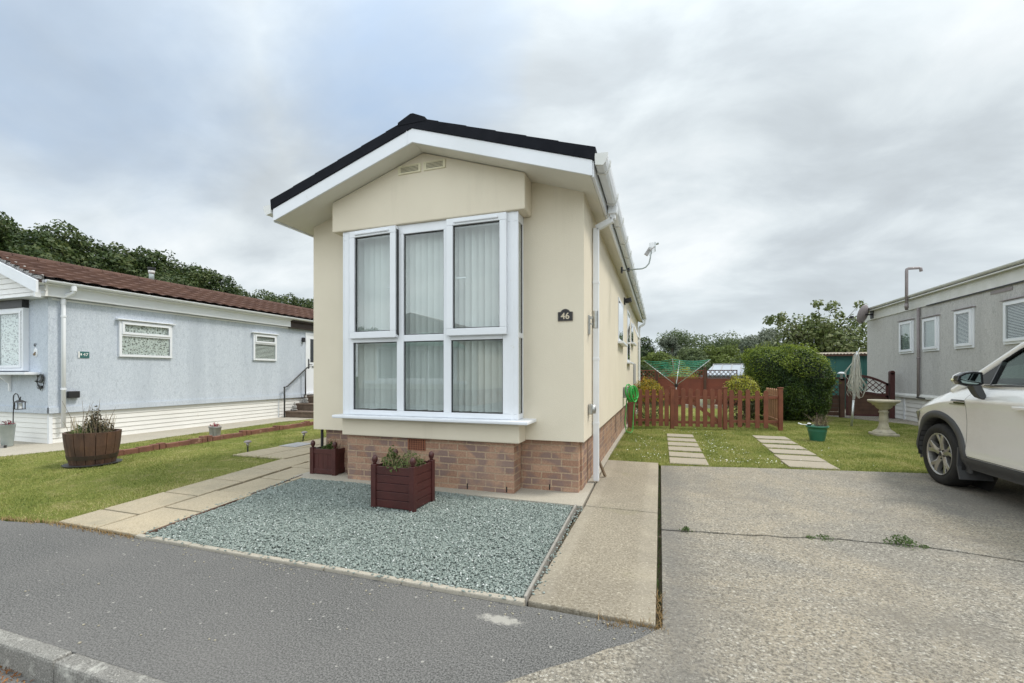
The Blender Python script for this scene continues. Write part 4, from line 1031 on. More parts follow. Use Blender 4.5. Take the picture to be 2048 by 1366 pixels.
bush_mesh('shoot', (-2.53,3.76,.45), .04, .16, 120, M['herb'], 6, (.02,.035), (.012,.02), pl)
planter((-4.06,4.70),.40,.34,.36,False,'maroon planter with vertical boards standing at the foundation corner',2)
pl = thing('potted_plant', 'low sparse green plant in the corner planter', 'plant', (-4.06,4.70,.31))
bush_mesh('foliage', (-4.08,4.68,.31), .12, .09, 200, M['herb'], 13, (.02,.04), (.012,.02), pl)
bush_mesh('shoot', (-4.05,4.66,.33), .035, .13, 90, M['weed'], 14, (.02,.03), (.012,.02), pl)
stems('stem', (-4.0,4.72,.31), .1, .22, 30, M['twig'], 15, pl, .002, .6)
# ================================================================== BLUE HOME ON THE LEFT
LX, LY, LB = -10.62, 4.94, -13.58          # flank plane, front plane, far flank
LR, LRZ, LE, LEZ = -12.10, 3.60, -10.40, 2.98
LEND = 17.0
def lz(x): return LRZ - (LRZ-LEZ)/(LE-LR)*abs(x-LR)
bh = thing('park_home', 'pale blue rendered park home with brown tiled roof and white skirting', 'park home', (LR, 10.5, 0))
MB().box(LX-.1,LX,LY,LEND,.57,2.95).box(LB,LB+.1,LY,LEND,.57,2.95).box(LB+.1,LX-.1,LY,LY+.1,.57,2.95).box(LB+.1,LX-.1,LEND-.1,LEND,.57,2.95).build('wall', M['bluewall'], bh)
tr = MB()
tr.box(LX+.001,LX+.02,LY-.02,11.02,.575,.685); tr.box(LB,LX+.02,LY-.022,LY-.001,.575,.685); tr.box(LX+.001,LX+.02,12.1,LEND,.575,.685)
tr.build('wall_trim', M['bluewall'], bh)
# white cladding skirting: overlapping boards
sk = MB()
for k in range(6):
    z0, z1 = .015+.0925*k, .015+.0925*(k+1)
    sk.prism([(LX-.07,z0),(LX-.030,z0),(LX-.042,z1-.004),(LX-.07,z1-.004)], LY+.06, LEND, 'y')
    sk.prism([(LY+.07,z0),(LY+.030,z0),(LY+.042,z1-.004),(LY+.07,z1-.004)], LB+.05, LX-.06, 'x')
sk.box(LX-.10,LX-.069,LY+.071,LEND,.01,.56); sk.box(LB+.05,LX-.11,LY+.072,LY+.10,.01,.56)
so_ = sk.build('skirting', M['whiteclad'], bh)
MB().box(LX-.075,LX-.022,LY+.022,LY+.075,.01,.57).box(LX-.05,LX-.022,10.10,10.13,.01,.57).build('corner_trim', M['upvc'], so_, bevel=.004)
# fascia along the eaves, dark board over the porch
MB().box(LX+.001,LX+.115,4.83,10.42,2.715,2.93).box(LX+.001,LX+.02,4.98,10.42,2.665,2.70).build('fascia', M['upvc'], bh, bevel=.004)
MB().box(LX+.001,LX+.10,10.43,LEND,2.69,2.93).box(LX+.10,LX+.19,10.43,LEND,2.88,2.93).build('porch_board', M['darkwood'], bh)
MB().prism([(LX+.12,2.90),(LX-.02,2.90),(LR,3.52),(LB+.02,2.90),(LB-.12,2.90),(LB-.2,2.925),(LR,3.55),(LE-.02,2.93)], 4.72, LEND+.1, 'y').build('soffit', M['upvc'], bh)
# roof: pressed tile sheets, six stepped and rippled courses
def roof_sheet(side):
    e = LE if side > 0 else 2*LR-LE; NC, NS = 6, 5
    ny = int((LEND-4.70)/.045); V = []; F = []
    rows = []
    for c in range(NC):
        for s_ in range(NS):
            rows.append(((c+s_/(NS-1)*.999)/NC - (.020 if s_ == 0 and c else 0), s_/(NS-1)))
    y = np.linspace(4.70, LEND+.15, ny)
    rip = np.abs(np.sin(y*math.pi/.27))**.7
    for t, s_ in rows:      # t 0 at the eaves .. 1 at the ridge
        x = e + (LR-e)*t; z = LEZ + (LRZ-LEZ)*t
        lift = .050*(1-s_)+.004 + .026*rip*(1-.2*s_)
        dy = .02*math.sin(t*40)
        for yy, l in zip(y, lift): V.append((x, yy, z+l))
    nr = len(rows)
    for r in range(nr-1):
        for i in range(ny-1): F.append((r*ny+i, r*ny+i+1, (r+1)*ny+i+1, (r+1)*ny+i))
    return np_mesh('roof_slope', V, F, M['redtile'], bh)
rs = roof_sheet(1); roof_sheet(-1)
rc = MB(); y = 4.70
while y < LEND:
    rc.tube([(LR,y,LRZ+.01),(LR,y+.36,LRZ+.01)], .075, 10); y += .37
rc.build('ridge_cap', M['redtile'], rs)
MB().box(LE-.09,LE-.01,4.70,4.76,2.93,2.985).build('verge_end', M['darkwood'], bh)
# gutter and downpipe
gx = LE+.005
def half(x, z, r): return [(x+r*math.cos(a), z+r*math.sin(a)) for a in [math.pi*(1+i/8) for i in range(9)]] + [(x+(r-.006)*math.cos(a), z+(r-.006)*math.sin(a)) for a in [math.pi*(2-i/8) for i in range(9)]]
gt = MB().prism(half(gx,2.985,.052), 4.80, LEND, 'y').build('gutter', M['upvc'], bh, smooth=False)
gb = MB()
for y in (4.80,5.02,5.28,5.55,6.45,7.4,8.3,9.2,10.1,11.0,12):
    MB().prism([(gx+.058*math.cos(math.pi*(1+i/8)), 2.988+.058*math.sin(math.pi*(1+i/8))) for i in range(9)], y, y+.035, 'y').build('gutter_joint', M['upvc'], gt)
dpp = MB().tube([(gx,5.20,2.95),(gx,5.20,2.82),(LX+.06,5.13,2.74),(LX+.06,5.13,2.70),(LX+.06,5.13,.30)], .034, 16).build('downpipe', M['upvc'], bh, smooth=True)
for z in (2.36,1.0): MB().tube([(LX+.06,5.13,z),(LX+.06,5.13,z+.035)], .042, 14).build('pipe_clip', M['upvc'], dpp)
MB().tube([(gx,5.20,2.94),(gx,5.20,2.85)], .045, 14).build('outlet', M['upvc'], dpp); MB().tube([(LX+.06,5.13,2.68),(LX+.06,5.13,2.60)], .039, 14).build('collar', M['upvc'], dpp)
# gable end
MB().prism([(LE+.02,LEZ-.03),(LR,LRZ-.02),(2*LR-LE-.02,LEZ-.03),(2*LR-LE-.02,LEZ-.25),(LR,LRZ-.22),(LE+.02,LEZ-.25)], 4.665, 4.70, 'y').build('bargeboard', M['upvc'], bh, bevel=.004)
MB().box(LX+.10,LX+.135,4.70,4.78,2.67,2.80).build('fascia_end', M['upvc'], bh)
tp = MB(); k = 0; z = 2.70
while z < 3.5:
    hw = max(.05, (LRZ-.05-z)/(LRZ-LEZ)*(LE-LR)+.02); hw = min(hw, LE-LR-.05)
    tp.prism([(4.86,z),(4.82,z),(4.835,z+.098),(4.86,z+.098)], LR-hw, LR+hw, 'x'); z += .10
tp.build('gable_cladding', M['whiteclad'], bh)
MB().box(2*LR-LX,LX-.01,4.70,LY,2.69,2.70).build('gable_soffit', M['upvc'], bh)
MB().box(LR-.92,-11.20,LY-.10,LY-.002,2.535,2.70).build('window_hood', M['blackmetal'], bh)
# front window with lace
fw = WB('y-', LY)
fw.ring(-12.98,-11.20,1.36,2.535,.055,.0,.085); fw.wb(-12.12,-12.06,1.415,2.48,.0,.085)
fo = fw.build('front_window', M['upvc'], bh, bevel=.004)
for a, b in ((-12.925,-12.12),(-12.06,-11.255)):
    WB('y-', LY).ring(a,b,1.415,2.48,.05,.085,.10).build('casement', M['upvc'], fo, bevel=.003)
    WB('y-', LY).wb(a+.045,b-.045,1.46,2.435,.07,.074).build('pane', M['glass'], fo)
    lc = MB(); n = 60
    lc.grid(n, 1, lambda s, t_: (a+.02+(b-a-.04)*s, LY-.03+.012*math.sin(s*62), 1.42+1.04*t_)); lc.build('lace_curtain', M['lace'], fo, smooth=True)
MB().box(-13.2,-10.84,4.72,LY-.001,1.285,1.335).build('sill_shelf', M['upvc'], bh, bevel=.006)
MB().prism([(4.935,1.285),(4.76,1.285),(4.80,1.22),(4.90,1.12),(4.905,.98),(4.935,.96)], -11.79, -11.75, 'x').build('shelf_bracket', M['upvc'], bh)
gbx = MB().box(-12.3,-11.86,LY-.062,LY-.045,1.42,1.475)
tag(gbx.build('green_box', M['greenplastic'], loc=(-12.08,LY-.05,1.42)), 'bright green box behind the lace curtained front window', 'box')
# flank windows
def flank_l(u0,u1,z0,z1,zt,kind):
    w_ = WB('x+', LX); w_.ring(u0,u1,z0,z1,.05,.001,.045); w_.wb(u0+.05,u1-.05,zt-.02,zt+.03,.001,.045)
    o = w_.build('side_window', M['upvc'], bh, bevel=.004)
    h = WB('x+', LX); h.add([h.P(u,z,d) for u,z,d in ((u0-.05,z1+.045,.001),(u1+.05,z1+.045,.001),(u1+.05,z1+.03,.09),(u0-.05,z1+.03,.09),(u0-.05,z1,.001),(u1+.05,z1,.001),(u1+.05,z1+.015,.09),(u0-.05,z1+.015,.09))], [(0,1,2,3),(4,7,6,5),(0,4,5,1),(1,5,6,2),(2,6,7,3),(3,7,4,0)])
    h.build('drip_hood', M['upvc'], o)
    WB('x+', LX).ring(u0+.045,u1-.045,zt+.02,z1-.03,.045,.045,.062).build('fanlight', M['upvc'], o, bevel=.003)
    WB('x+', LX).wb(u0+.05,u1-.05,z0+.05,zt-.02,.03,.034).wb(u0+.09,u1-.09,zt+.06,z1-.07,.05,.053).build('pane', M['glass'], o)
    WB('x+', LX).wb(u0+.04,u1-.04,z0+.04,z1-.04,.001,.003).build('void', M['dark'], o)
    c = MB()
    if kind == 'lace':
        c.grid(70, 1, lambda s, t_: (LX+.014+.008*math.sin(s*70), u0+.06+(u1-u0-.12)*s, z0+.055+(z1-z0-.12)*t_)); c.build('lace_curtain', M['lace'], o, smooth=True)
    else:
        z = z0+.06
        while z < z1-.06:
            c.add([(LX+.006,u0+.055,z+.020),(LX+.006,u1-.055,z+.020),(LX+.022,u1-.055,z),(LX+.022,u0+.055,z)], [(0,1,2,3)]); z += .036
        c.build('venetian_blind', M['blind'], o)
flank_l(6.04,7.08,1.66,2.41,2.11,'lace'); flank_l(9.21,9.98,1.68,2.42,2.15,'slats')
# door, hidden partly by the cream home
MB().box(LX+.001,LX+.03,11.10,11.17,.69,2.62).box(LX+.001,LX+.03,11.98,12.05,.69,2.62).box(LX+.001,LX+.03,11.17,11.98,2.55,2.62).build('door_frame', M['upvc'], bh, bevel=.004)
do = MB().box(LX+.001,LX+.018,11.17,11.98,.70,2.55).build('door', M['upvc'], bh)
WB('x+', LX).wb(11.30,11.85,1.68,2.42,.019,.024).build('pane', M['gloss_black'], do)
MB().box(LX+.019,LX+.035,11.21,11.245,1.50,1.78).beam((LX+.06,11.225,1.60),(LX+.06,11.34,1.60),.02,.02).beam((LX+.03,11.225,1.60),(LX+.06,11.225,1.60),.02,.02).build('handle', M['gasket'], do)
WB('x+', LX).wb(11.36,11.78,1.50,1.56,.019,.03).build('letter_plate', M['steel'], do)
MB().box(LX-.05,LX+.10,11.05,12.1,.655,.69).build('threshold', M['upvc'], bh)
MB().box(LX+.001,LX+.085,5.20,5.37,.845,.975).build('boiler_vent', M['gasket'], bh, bevel=.012)
tag(MB().box(LX+.001,LX+.09,10.95,11.03,2.30,2.44).build('wall_lamp', M['gasket'], loc=(LX,10.99,2.37), bevel=.015), 'small black lantern style lamp beside the white door', 'wall lamp')
fl = thing('roof_flue', 'short metal flue pipe with black cap on the brown roof', 'flue', (LR,7.6,LRZ))
MB().tube([(LR,7.6,LRZ-.02),(LR,7.6,LRZ+.30)], .055, 14).build('pipe', M['galv'], fl, smooth=True)
MB().tube([(LR,7.6,LRZ+.22),(LR,7.6,LRZ+.30)], .068, 14).build('collar', M['upvc_aged'], fl, smooth=True)
MB().lathe([(0,LRZ+.30),(.075,LRZ+.30),(.085,LRZ+.34),(.085,LRZ+.37),(0,LRZ+.385)], (LR,7.6,0), 14).build('cap', M['blackmetal'], fl)
# number plaques and wall ornaments
p47 = thing('house_number_sign', 'teal rectangular plaque with pale 47 on the blue flank wall', 'house sign', (LX,5.465,1.675))
WB('x+', LX).wb(5.385,5.55,1.612,1.735,.001,.012).build('plate', M['plaqueteal'], p47, bevel=.002)
text_mesh('numerals', '47', .085, M['whitepaint'], 'x+', 5.49, 1.675, LX, .0125, p47, .002)
WB('x+', LX).wb(5.375,5.398,1.612,1.735,.012,.015).wb(5.41,5.43,1.66,1.70,.012,.014).build('edge_strip', M['whitepaint'], p47)
p2 = thing('house_number_sign', 'small oval house plate topped by dark 47 beside the front window', 'house sign', (-11.0,LY,1.76))
text_mesh('numerals', '47', .085, M['blackmetal'], 'y-', -11.01, 1.835, LY, .004, p2, .002)
MB().lathe([(0,-.012),(.055,-.012),(.066,-.008),(.066,0),(0,0)], (0,0,0), 24, 'y').build('oval_plate', M['upvc_aged'], p2) if False else None
ov = MB().lathe([(0,-.014),(.050,-.014),(.062,-.008),(.062,-.001),(0,-.001)], (0,0,0), 24, 'y'); ov.v = [(-10.985+p[0]*1.0, LY+p[1], 1.70+p[2]*1.35) for p in ov.v]; ov.build('oval_plate', M['upvc'], p2, smooth=False)
MB().sphere((-11.0,LY-.02,1.665), .028, 10, 8, (1.2,.4,.9)).sphere((-10.975,LY-.02,1.695), .017, 8, 6, (1,.5,1)).build('bird_motif', M['oldwood'], p2, smooth=True)
orn = thing('wall_ornament', 'dark metal bird and leaf wreath below the front window corner', 'wall ornament', (-10.80,LY,1.17))
mb = MB(); pts = [(-10.80+.105*math.cos(i*math.pi/12), LY-.02, 1.17+.125*math.sin(i*math.pi/12)) for i in range(25)]
mb.tube(pts, .006, 6, caps=False); mb.build('ring', M['blackmetal'], orn)
rg = np.random.default_rng(9); aa = np.concatenate([rg.uniform(2.2,5.4,26), rg.uniform(0,6.28,6)]); P = np.stack([-10.80+.105*np.cos(aa)+rg.normal(0,.018,32), np.full(32,LY-.024), 1.17+.125*np.sin(aa)+rg.normal(0,.018,32)],1)
nr = rg.normal(0,.35,(32,3)); nr[:,1] = -1; V, F = leaf_quads(P, nr, rg.uniform(.045,.08,32), rg.uniform(.022,.034,32), rg); np_mesh('leaf', V, F, M['blackmetal'], orn)
MB().prism([(-10.86,1.16),(-10.80,1.20),(-10.775,1.30),(-10.755,1.24),(-10.72,1.31),(-10.725,1.235),(-10.70,1.225),(-10.73,1.20),(-10.77,1.15),(-10.82,1.13)], LY-.026, LY-.018, 'y').build('bird', M['blackmetal'], orn)

# steps, handrail, statuettes
stp = thing('door_steps', 'dark brick steps rising to the white door of the blue home', 'steps', (-9.9,11,0))
for k,(y0,z1) in enumerate(((10.26,.20),(10.64,.405),(11.0,.615))):
    MB().box(-10.55,-9.35,y0,12.2,(0,.202,.407)[k],z1-.052).build('riser', M['stepbrick'], stp, bevel=.006)
    MB().box(-10.56,-9.33,y0-.02,12.2,z1-.05,z1).build('tread', M['stepbrick'], stp, bevel=.008)
hr = thing('handrail', 'black metal handrail climbing beside the brick steps', 'handrail', (-10.45,10.2,0))
MB().tube([(-10.49,10.17,0),(-10.49,10.17,.90),(-10.49,10.28,.935),(-10.49,11.05,1.50),(-10.49,11.12,1.50)], .021, 10).build('rail', M['blackmetal'], hr, smooth=True); MB().tube([(-10.49,10.98,.615),(-10.49,10.98,1.46)], .021, 10).build('post', M['blackmetal'], hr, smooth=True)
MB().sphere((-10.49,11.10,1.50), .036, 10, 8).sphere((-10.49,10.17,.905), .028, 10, 8).build('knuckle', M['blackmetal'], hr, smooth=True)
def statuette(c, s_, label):
    t = thing('garden_statuette', label, 'statuette', c, 'statuettes on the brick steps')
    x, y, z = c; mb = MB()
    mb.sphere((x,y,z+.03*s_), .095*s_, 14, 8, (1.15,.85,.36)); mb.sphere((x,y+.01,z+.115*s_), .062*s_, 12, 8, (1.05,.8,1.35)); mb.sphere((x,y,z+.235*s_), .040*s_, 12, 8, (.92,.95,1.15)); mb.sphere((x,y+.005,z+.285*s_), .018*s_, 8, 6)
    for q_ in (-1,1):
        mb.tube([(x+q_*.062*s_,y,z+.175*s_),(x+q_*.085*s_,y-.02*s_,z+.11*s_),(x+q_*.025*s_,y-.065*s_,z+.075*s_)], [.024*s_,.02*s_,.016*s_], 8)
        mb.tube([(x+q_*.05*s_,y,z+.04*s_),(x+q_*.11*s_,y-.04*s_,z+.035*s_),(x-q_*.02*s_,y-.085*s_,z+.03*s_)], [.035*s_,.032*s_,.02*s_], 8)
        mb.sphere((x+q_*.038*s_,y,z+.23*s_), .011*s_, 6, 5)
    mb.sphere((x,y-.04*s_,z+.23*s_), .009*s_, 6, 5)
    mb.build('seated_figure', M['greystone'], t, smooth=True)
statuette((-10.36,10.42,.20), .86, 'small seated stone figure on the bottom brick step'); statuette((-10.30,10.80,.405), .86, 'small seated stone figure on the middle brick step')

# half barrel
tx, ty = -7.70, 4.07
tub = thing('barrel_planter', 'weathered half barrel planter standing on the front lawn', 'planter', (tx,ty,0))
st_ = MB(); ns_ = 16
for i in range(ns_):
    a0, a1 = 2*math.pi*i/ns_+.012, 2*math.pi*(i+1)/ns_-.012; rows = []
    dz = random.uniform(-.004,.006)
    for z, r in ((.03,.245),(.15,.272),(.30,.296),(.48+dz,.312)):
        rows.append([(tx+rr*math.cos(a), ty+rr*math.sin(a), z) for a, rr in ((a0,r),((a0+a1)/2,r*1.006),(a1,r),(a1,r-.028),(a0,r-.028))])
    vs = [p for rw in rows for p in rw]; fs = []
    for k in range(3):
        for j in range(5): fs.append((k*5+j, k*5+(j+1)%5, (k+1)*5+(j+1)%5, (k+1)*5+j))
    fs += [(0,4,3,2,1),(15,16,17,18,19)]
    st_.add(vs, fs)
st_.build('staves', M['barrel'], tub)
MB().lathe([(.2605,.105),(.2675,.105),(.281,.165),(.274,.165)], (tx,ty,0), 48).build('hoop', M['iron'], tub)
MB().lathe([(.303,.405),(.309,.405),(.3165,.445),(.310,.445)], (tx,ty,0), 48).build('hoop', M['barrel'], tub) if False else None
MB().lathe([(0,.42),(.285,.42)], (tx,ty,0), 24).build('soil', M['soil'], tub)
MB().lathe([(0,.012),(.30,.012),(.32,.03),(.30,.034),(0,.03)], (tx,ty,0), 32).build('base_tray', M['blackmetal'], tub)
pl = thing('potted_plant', 'bronze leaved straggly plants in the half barrel', 'plant', (tx,ty,.42))
for k,(dx,dy,r,h,n,m,cn) in enumerate(((-.05,.0,.11,.40,420,'brownleaf',.5),(.12,-.02,.11,.46,420,'brownleaf',.6),(.18,.05,.12,.24,260,'brownleaf',.3),(-.17,-.05,.12,.16,330,'herb',.2),(.0,-.1,.2,.12,260,'herb',.1),(-.12,.08,.1,.30,200,'brownleaf',.5))):
    bush_mesh('foliage', (tx+dx,ty+dy,.43), r, h, n, M[m], 40+k, (.02,.042), (.012,.024), pl, .1, cn)
stems('stem', (tx,ty,.43), .24, .30, 90, M['straw'], 50, pl, .0028, .4); stems('stem', (tx+.05,ty,.43), .2, .55, 14, M['twig'], 51, pl, .003, .35)
# florist's bucket, crook and lantern, wavy edging
bk_ = thing('metal_bucket', 'tall tapered galvanised bucket with red flowers by the blue home', 'bucket', (-10.96,4.55,0))
MB().lathe([(0,.02),(.072,.02),(.074,.03),(.103,.40),(.108,.405),(.106,.41),(.098,.40),(.09,.36),(0,.36)], (-10.96,4.55,0), 28).build('bucket', M['galv'], bk_, smooth=True)
pl = thing('flowering_plant', 'dark red flowers in the tall metal bucket', 'flowers', (-10.96,4.55,.37))
bush_mesh('petal', (-10.95,4.55,.39), .085, .10, 110, M['red_flower'], 60, (.02,.03), (.015,.025), pl); bush_mesh('leaf', (-10.98,4.56,.37), .09, .07, 90, M['herb'], 61, (.02,.04), (.012,.02), pl)
MB().tube([(-10.91,4.60,.30),(-10.90,4.60,.60),(-10.885,4.60,.80)], .008, 8).build('stem', M['blackmetal'], thing('shepherd_hook', 'black iron crook rising from the metal bucket', 'hook', (-10.91,4.60,.3)))
hk = [o for o in bpy.data.objects if o.name.startswith('shepherd_hook')][0]
MB().tube([(-10.885,4.60,.79),(-10.90,4.60,.85),(-10.885,4.60,.92),(-10.83,4.60,.955),(-10.77,4.60,.94),(-10.735,4.60,.89),(-10.715,4.60,.86),(-10.69,4.60,.865),(-10.675,4.60,.90)], .008, 8).build('crook', M['blackmetal'], hk, smooth=True)
ln = thing('hanging_lantern', 'black four sided lantern hanging from the iron crook', 'lantern', (-10.70,4.60,.68))
lx, ly = -10.70, 4.60; c = MB()
for i, j in ((-1,-1),(1,-1),(1,1),(-1,1)): c.box(lx+i*.047-.005,lx+i*.047+.005,ly+j*.047-.005,ly+j*.047+.005,.685,.80)
c.box(lx-.055,lx+.055,ly-.055,ly+.055,.675,.687); c.build('cage', M['blackmetal'], ln)
MB().lathe([(.10,.80),(.04,.835),(.016,.84),(.016,.855),(0,.86)], (lx,ly,0), 4, a0=math.pi/4).build('roof', M['blackmetal'], ln)
MB().lathe([(0,.688),(.026,.688),(.026,.785),(0,.785)], (lx,ly,0), 14).build('candle', M['upvc'], ln, smooth=False)
wv = MB(); wv.grid(70, 1, lambda s, t_: (-12.6+1.85*s, 4.40+.02*math.sin(s*20), (.0 if t_ < .5 else .045+.022*abs(math.sin(s*math.pi*5.5)))))
wv.grid(70, 1, lambda s, t_: (-12.6+1.85*s, 4.44+.02*math.sin(s*20), (.0 if t_ < .5 else .045+.022*abs(math.sin(s*math.pi*5.5)))))
wv.grid(70, 1, lambda s, t_: (-12.6+1.85*s, 4.40+.04*t_+.02*math.sin(s*20), .045+.022*abs(math.sin(s*math.pi*5.5))))
tag(wv.build('scalloped_edging', M['greystone'], loc=(-11.7,4.42,0)), 'low scalloped concrete edging in front of the metal bucket', 'edging')
# twin grey pot and solar lights
tp = thing('twin_planter', 'small grey stone twin pot with dark red flowers on the grass strip', 'planter', (-8.62,6.6,0))
for k, dx in enumerate((-.055,.06)):
    MB().lathe([(0,0),(.05,0),(.056,.03),(.072,.20),(.082,.21),(.082,.235),(.068,.235),(.06,.19),(0,.19)], (-8.62+dx,6.6,0), 18).build('pot', M['greystone'], tp, smooth=True)
    bush_mesh('flower', (-8.62+dx,6.6,.22), .055, .10, 60, M['red_flower'], 70+k, (.018,.03), (.014,.022), tp); bush_mesh('leaf', (-8.62+dx,6.6,.20), .06, .07, 50, M['brownleaf'], 72+k, (.018,.03), (.012,.02), tp)
def solar(c, label, tilt):
    t = thing('solar_light', label, 'garden light', c, 'solar stake lights beside the flagged path')
    x, y, z = c; dx = tilt
    MB().tube([(x,y,-.02),(x+dx*.5,y,.10)], .011, 8).build('stake', M['gasket'], t)
    MB().lathe([(0,.10),(.018,.10),(.028,.165),(0,.165)], (x+dx*.8,y,0), 12).build('lens', M['steel'], t, smooth=True)
    MB().lathe([(.03,.163),(.058,.17),(.055,.185),(.03,.20),(0,.204)], (x+dx,y,0), 20).build('cap', M['browncast'], t, smooth=False)
solar((-6.47,5.52,0), 'small stake solar light nearest the corner of the flags', .0); solar((-6.52,6.75,0), 'leaning small stake solar light beyond the drain cover', .045)
MB_dr = MB().box(-6.40,-6.02,6.08,6.52,.0225,.030)
tag(MB_dr.build('drain_cover', M['greypipe'], loc=(-6.2,6.3,.02), bevel=.003), 'flat grey drain cover set in the flagged path', 'drain cover')
# row of red edging bricks: low wall laid on edge
eb = thing('edging_wall', 'low red brick edging crossing the front lawn', 'edging', (-8.2,6.5,0))
rr = random.Random(17); y = 4.45; mbw, mbp = MB(), MB(); i = 0
while y < 9.6:
    xw = -8.12 - .055*(y-4.6) + .0*rr.random()
    if i % 5 in (3, 4):
        mbp.box(xw-.06,xw+.045,y+.006,y+.10,-.02,.115+rr.uniform(-.01,.012)); y += .11
    else:
        mbw.box(xw-.05,xw+.045,y+.004,y+.215,-.02,.095+rr.uniform(-.012,.008)); y += .22
    i += 1
mbw.build('stretcher_brick', M['edgebrick'], eb, bevel=.007); mbp.build('upright_brick', M['edgebrick'], eb, bevel=.007)
# ================================================================== GREY HOME ON THE RIGHT
RX, RF = 6.55, 17.7        # flank plane facing -X, far corner
RXE = 10.1; RN = 2.0
gh = thing('park_home', 'grey dashed park home with four white windows and white skirting', 'park home', (8.3,10,0))
MB().box(RX,RX+.1,RN,RF,.70,3.30).box(RXE-.1,RXE,RN,RF,.70,3.30).box(RX+.1,RXE-.1,RF-.1,RF,.70,3.30).box(RX+.1,RXE-.1,RN,RN+.1,.70,3.30).build('wall', M['greywall'], gh)
MB().prism([(RX-.001,.63),(RX-.05,.645),(RX-.055,.70),(RX-.03,.745),(RX-.001,.755)], RN, RF, 'y').build('wall_trim', M['upvc_aged'], gh)
sk = MB()
for k in range(5):
    z0, z1 = .015+.123*k, .015+.123*(k+1)
    sk.prism([(RX+.08,z0),(RX+.02,z0),(RX+.035,z1-.006),(RX+.08,z1-.006)], RN, 15.6, 'y')
    sk.prism([(RX+.08,z0),(RX+.02,z0),(RX+.035,z1-.006),(RX+.08,z1-.006)], 15.6, RF, 'y')
sk.box(RX+.079,RX+.1,RN,RF,.01,.63); sk.build('skirting', M['whiteclad'], gh)
MB().box(RX+.006,RX+.03,15.35,15.42,.01,.62).build('corner_trim', M['upvc'], gh)
MB().box(RX-.03,RX-.001,RN,RF+.25,3.06,3.36).build('fascia', M['upvc_aged'], gh, bevel=.004)
MB().box(RX-.036,RX-.031,RN,14.2,3.045,3.075).build('drip_strip', M['gasket'], gh)
MB().prism([(RX-.08,3.405),(RX-.03,3.37),((RX+RXE)/2,3.60),(RXE+.03,3.37),(RXE+.08,3.405),((RX+RXE)/2,3.66)], RN-.1, RF+.2, 'y').build('roof', M['greypipe'], gh)
MB().box(RX-.13,RX-.03,RN,RF+.2,3.335,3.36).build('soffit', M['upvc_aged'], gh)
gt = MB().prism(half(RX-.10,3.44,.055), RN-.1, RF+.25, 'y').build('gutter', M['upvc_aged'], gh)
y = RN+.5
while y < RF: MB().prism([(RX-.10+.061*math.cos(math.pi*(1+i/8)), 3.443+.061*math.sin(math.pi*(1+i/8))) for i in range(9)], y, y+.04, 'y').build('gutter_joint', M['upvc_aged'], gt); y += 1.35
def gwin(u0,u1,z0,z1,kind):
    w_ = WB('x-', RX); w_.ring(u0,u1,z0,z1,.05,.001,.03,.055)
    o = w_.build('side_window', M['upvc'], gh, bevel=.004)
    WB('x-', RX).ring(u0+.035,u1-.035,z0+.05,z1-.035,.062,.03,.06).build('casement', M['upvc'], o, bevel=.005)
    WB('x-', RX).wb(u0-.03,u1+.03,z1+.002,z1+.018,.001,.075).build('drip_hood', M['browncast'], o)
    WB('x-', RX).wb(u0+.09,u1-.09,z0+.11,z1-.09,.04,.044).build('pane', M['glass'], o)
    WB('x-', RX).wb(u0+.045,u1-.045,z0+.05,z1-.045,.001,.004).build('void', M['seatfabric'], o)
    if kind:
        c = MB(); z = z0+.12
        while z < z1-.1:
            c.add([(RX-.006,u0+.09,z+.014),(RX-.006,u1-.09,z+.014),(RX-.022,u1-.09,z),(RX-.022,u0+.09,z)], [(0,1,2,3)]); z += .03
        c.build('venetian_blind', M['blind'], o)
    else:
        MB().box(RX-.010,RX-.006,u0+.09,u1-.09,z0+.11,z1-.09).build('frosted_blind', M['galv'], o)
for a in ((14.83,15.55,1.87,2.79,0),(13.68,14.36,1.88,2.75,0),(12.40,13.05,1.88,2.77,1),(9.95,11.5,1.885,2.75,1)): gwin(*a)
MB().box(RX-.012,RX-.001,11.3,11.9,2.95,3.02).build('air_vent', M['browncast'], gh)
MB().tube([(RX-.05,14.52,3.06),(RX-.05,14.52,.70)], .032, 10).tube([(RX-.05,14.52,1.70),(RX-.05,14.52,1.74)], .042, 10).build('soil_pipe', M['browncast'], gh, smooth=True)
MB().tube([(RX-.05,14.60,.68),(RX-.05,14.2,.66)], .02, 8).build('overflow_pipe', M['blackmetal'], gh)
fp = thing('vent_pipe', 'grey cranked vent pipe rising above the gutter of the grey home', 'vent pipe', (RX-.16,14.85,3.06))
MB().tube([(RX-.16,14.85,3.05),(RX-.16,14.85,4.12),(RX-.155,14.85,4.16),(RX-.12,14.85,4.18),(RX+.10,14.85,4.18),(RX+.15,14.85,4.165),(RX+.16,14.85,4.08)], .037, 12).build('pipe', M['browncast'], fp, smooth=True)
MB().tube([(RX-.16,14.85,3.10),(RX-.16,14.85,3.22)], .048, 12).build('collar', M['browncast'], fp, smooth=True)
sd_ = thing('satellite_dish', 'grey satellite dish at the far corner of the grey home', 'satellite dish', (RX,17.6,3.2))
dm = MB(); prof = [(0,.07),(.10,.062),(.19,.042),(.27,.01),(.285,0),(.27,-.004),(.19,.03),(.1,.05),(0,.058)]
dm.lathe([(r,z) for r,z in prof], (0,0,0), 28)
rot = Vector((-.62,.78,.28)).to_track_quat('-Z','Y').to_matrix()
dm.v = [tuple(Vector((RX-.32,17.15,3.24)) + rot @ Vector((p[0]*.92,p[1]*1.08,p[2]))) for p in dm.v]
dm.build('dish', M['browncast'], sd_, smooth=True)
dc = Vector((RX-.32,17.15,3.24)); fd = Vector((-.62,.78,.28)).normalized()
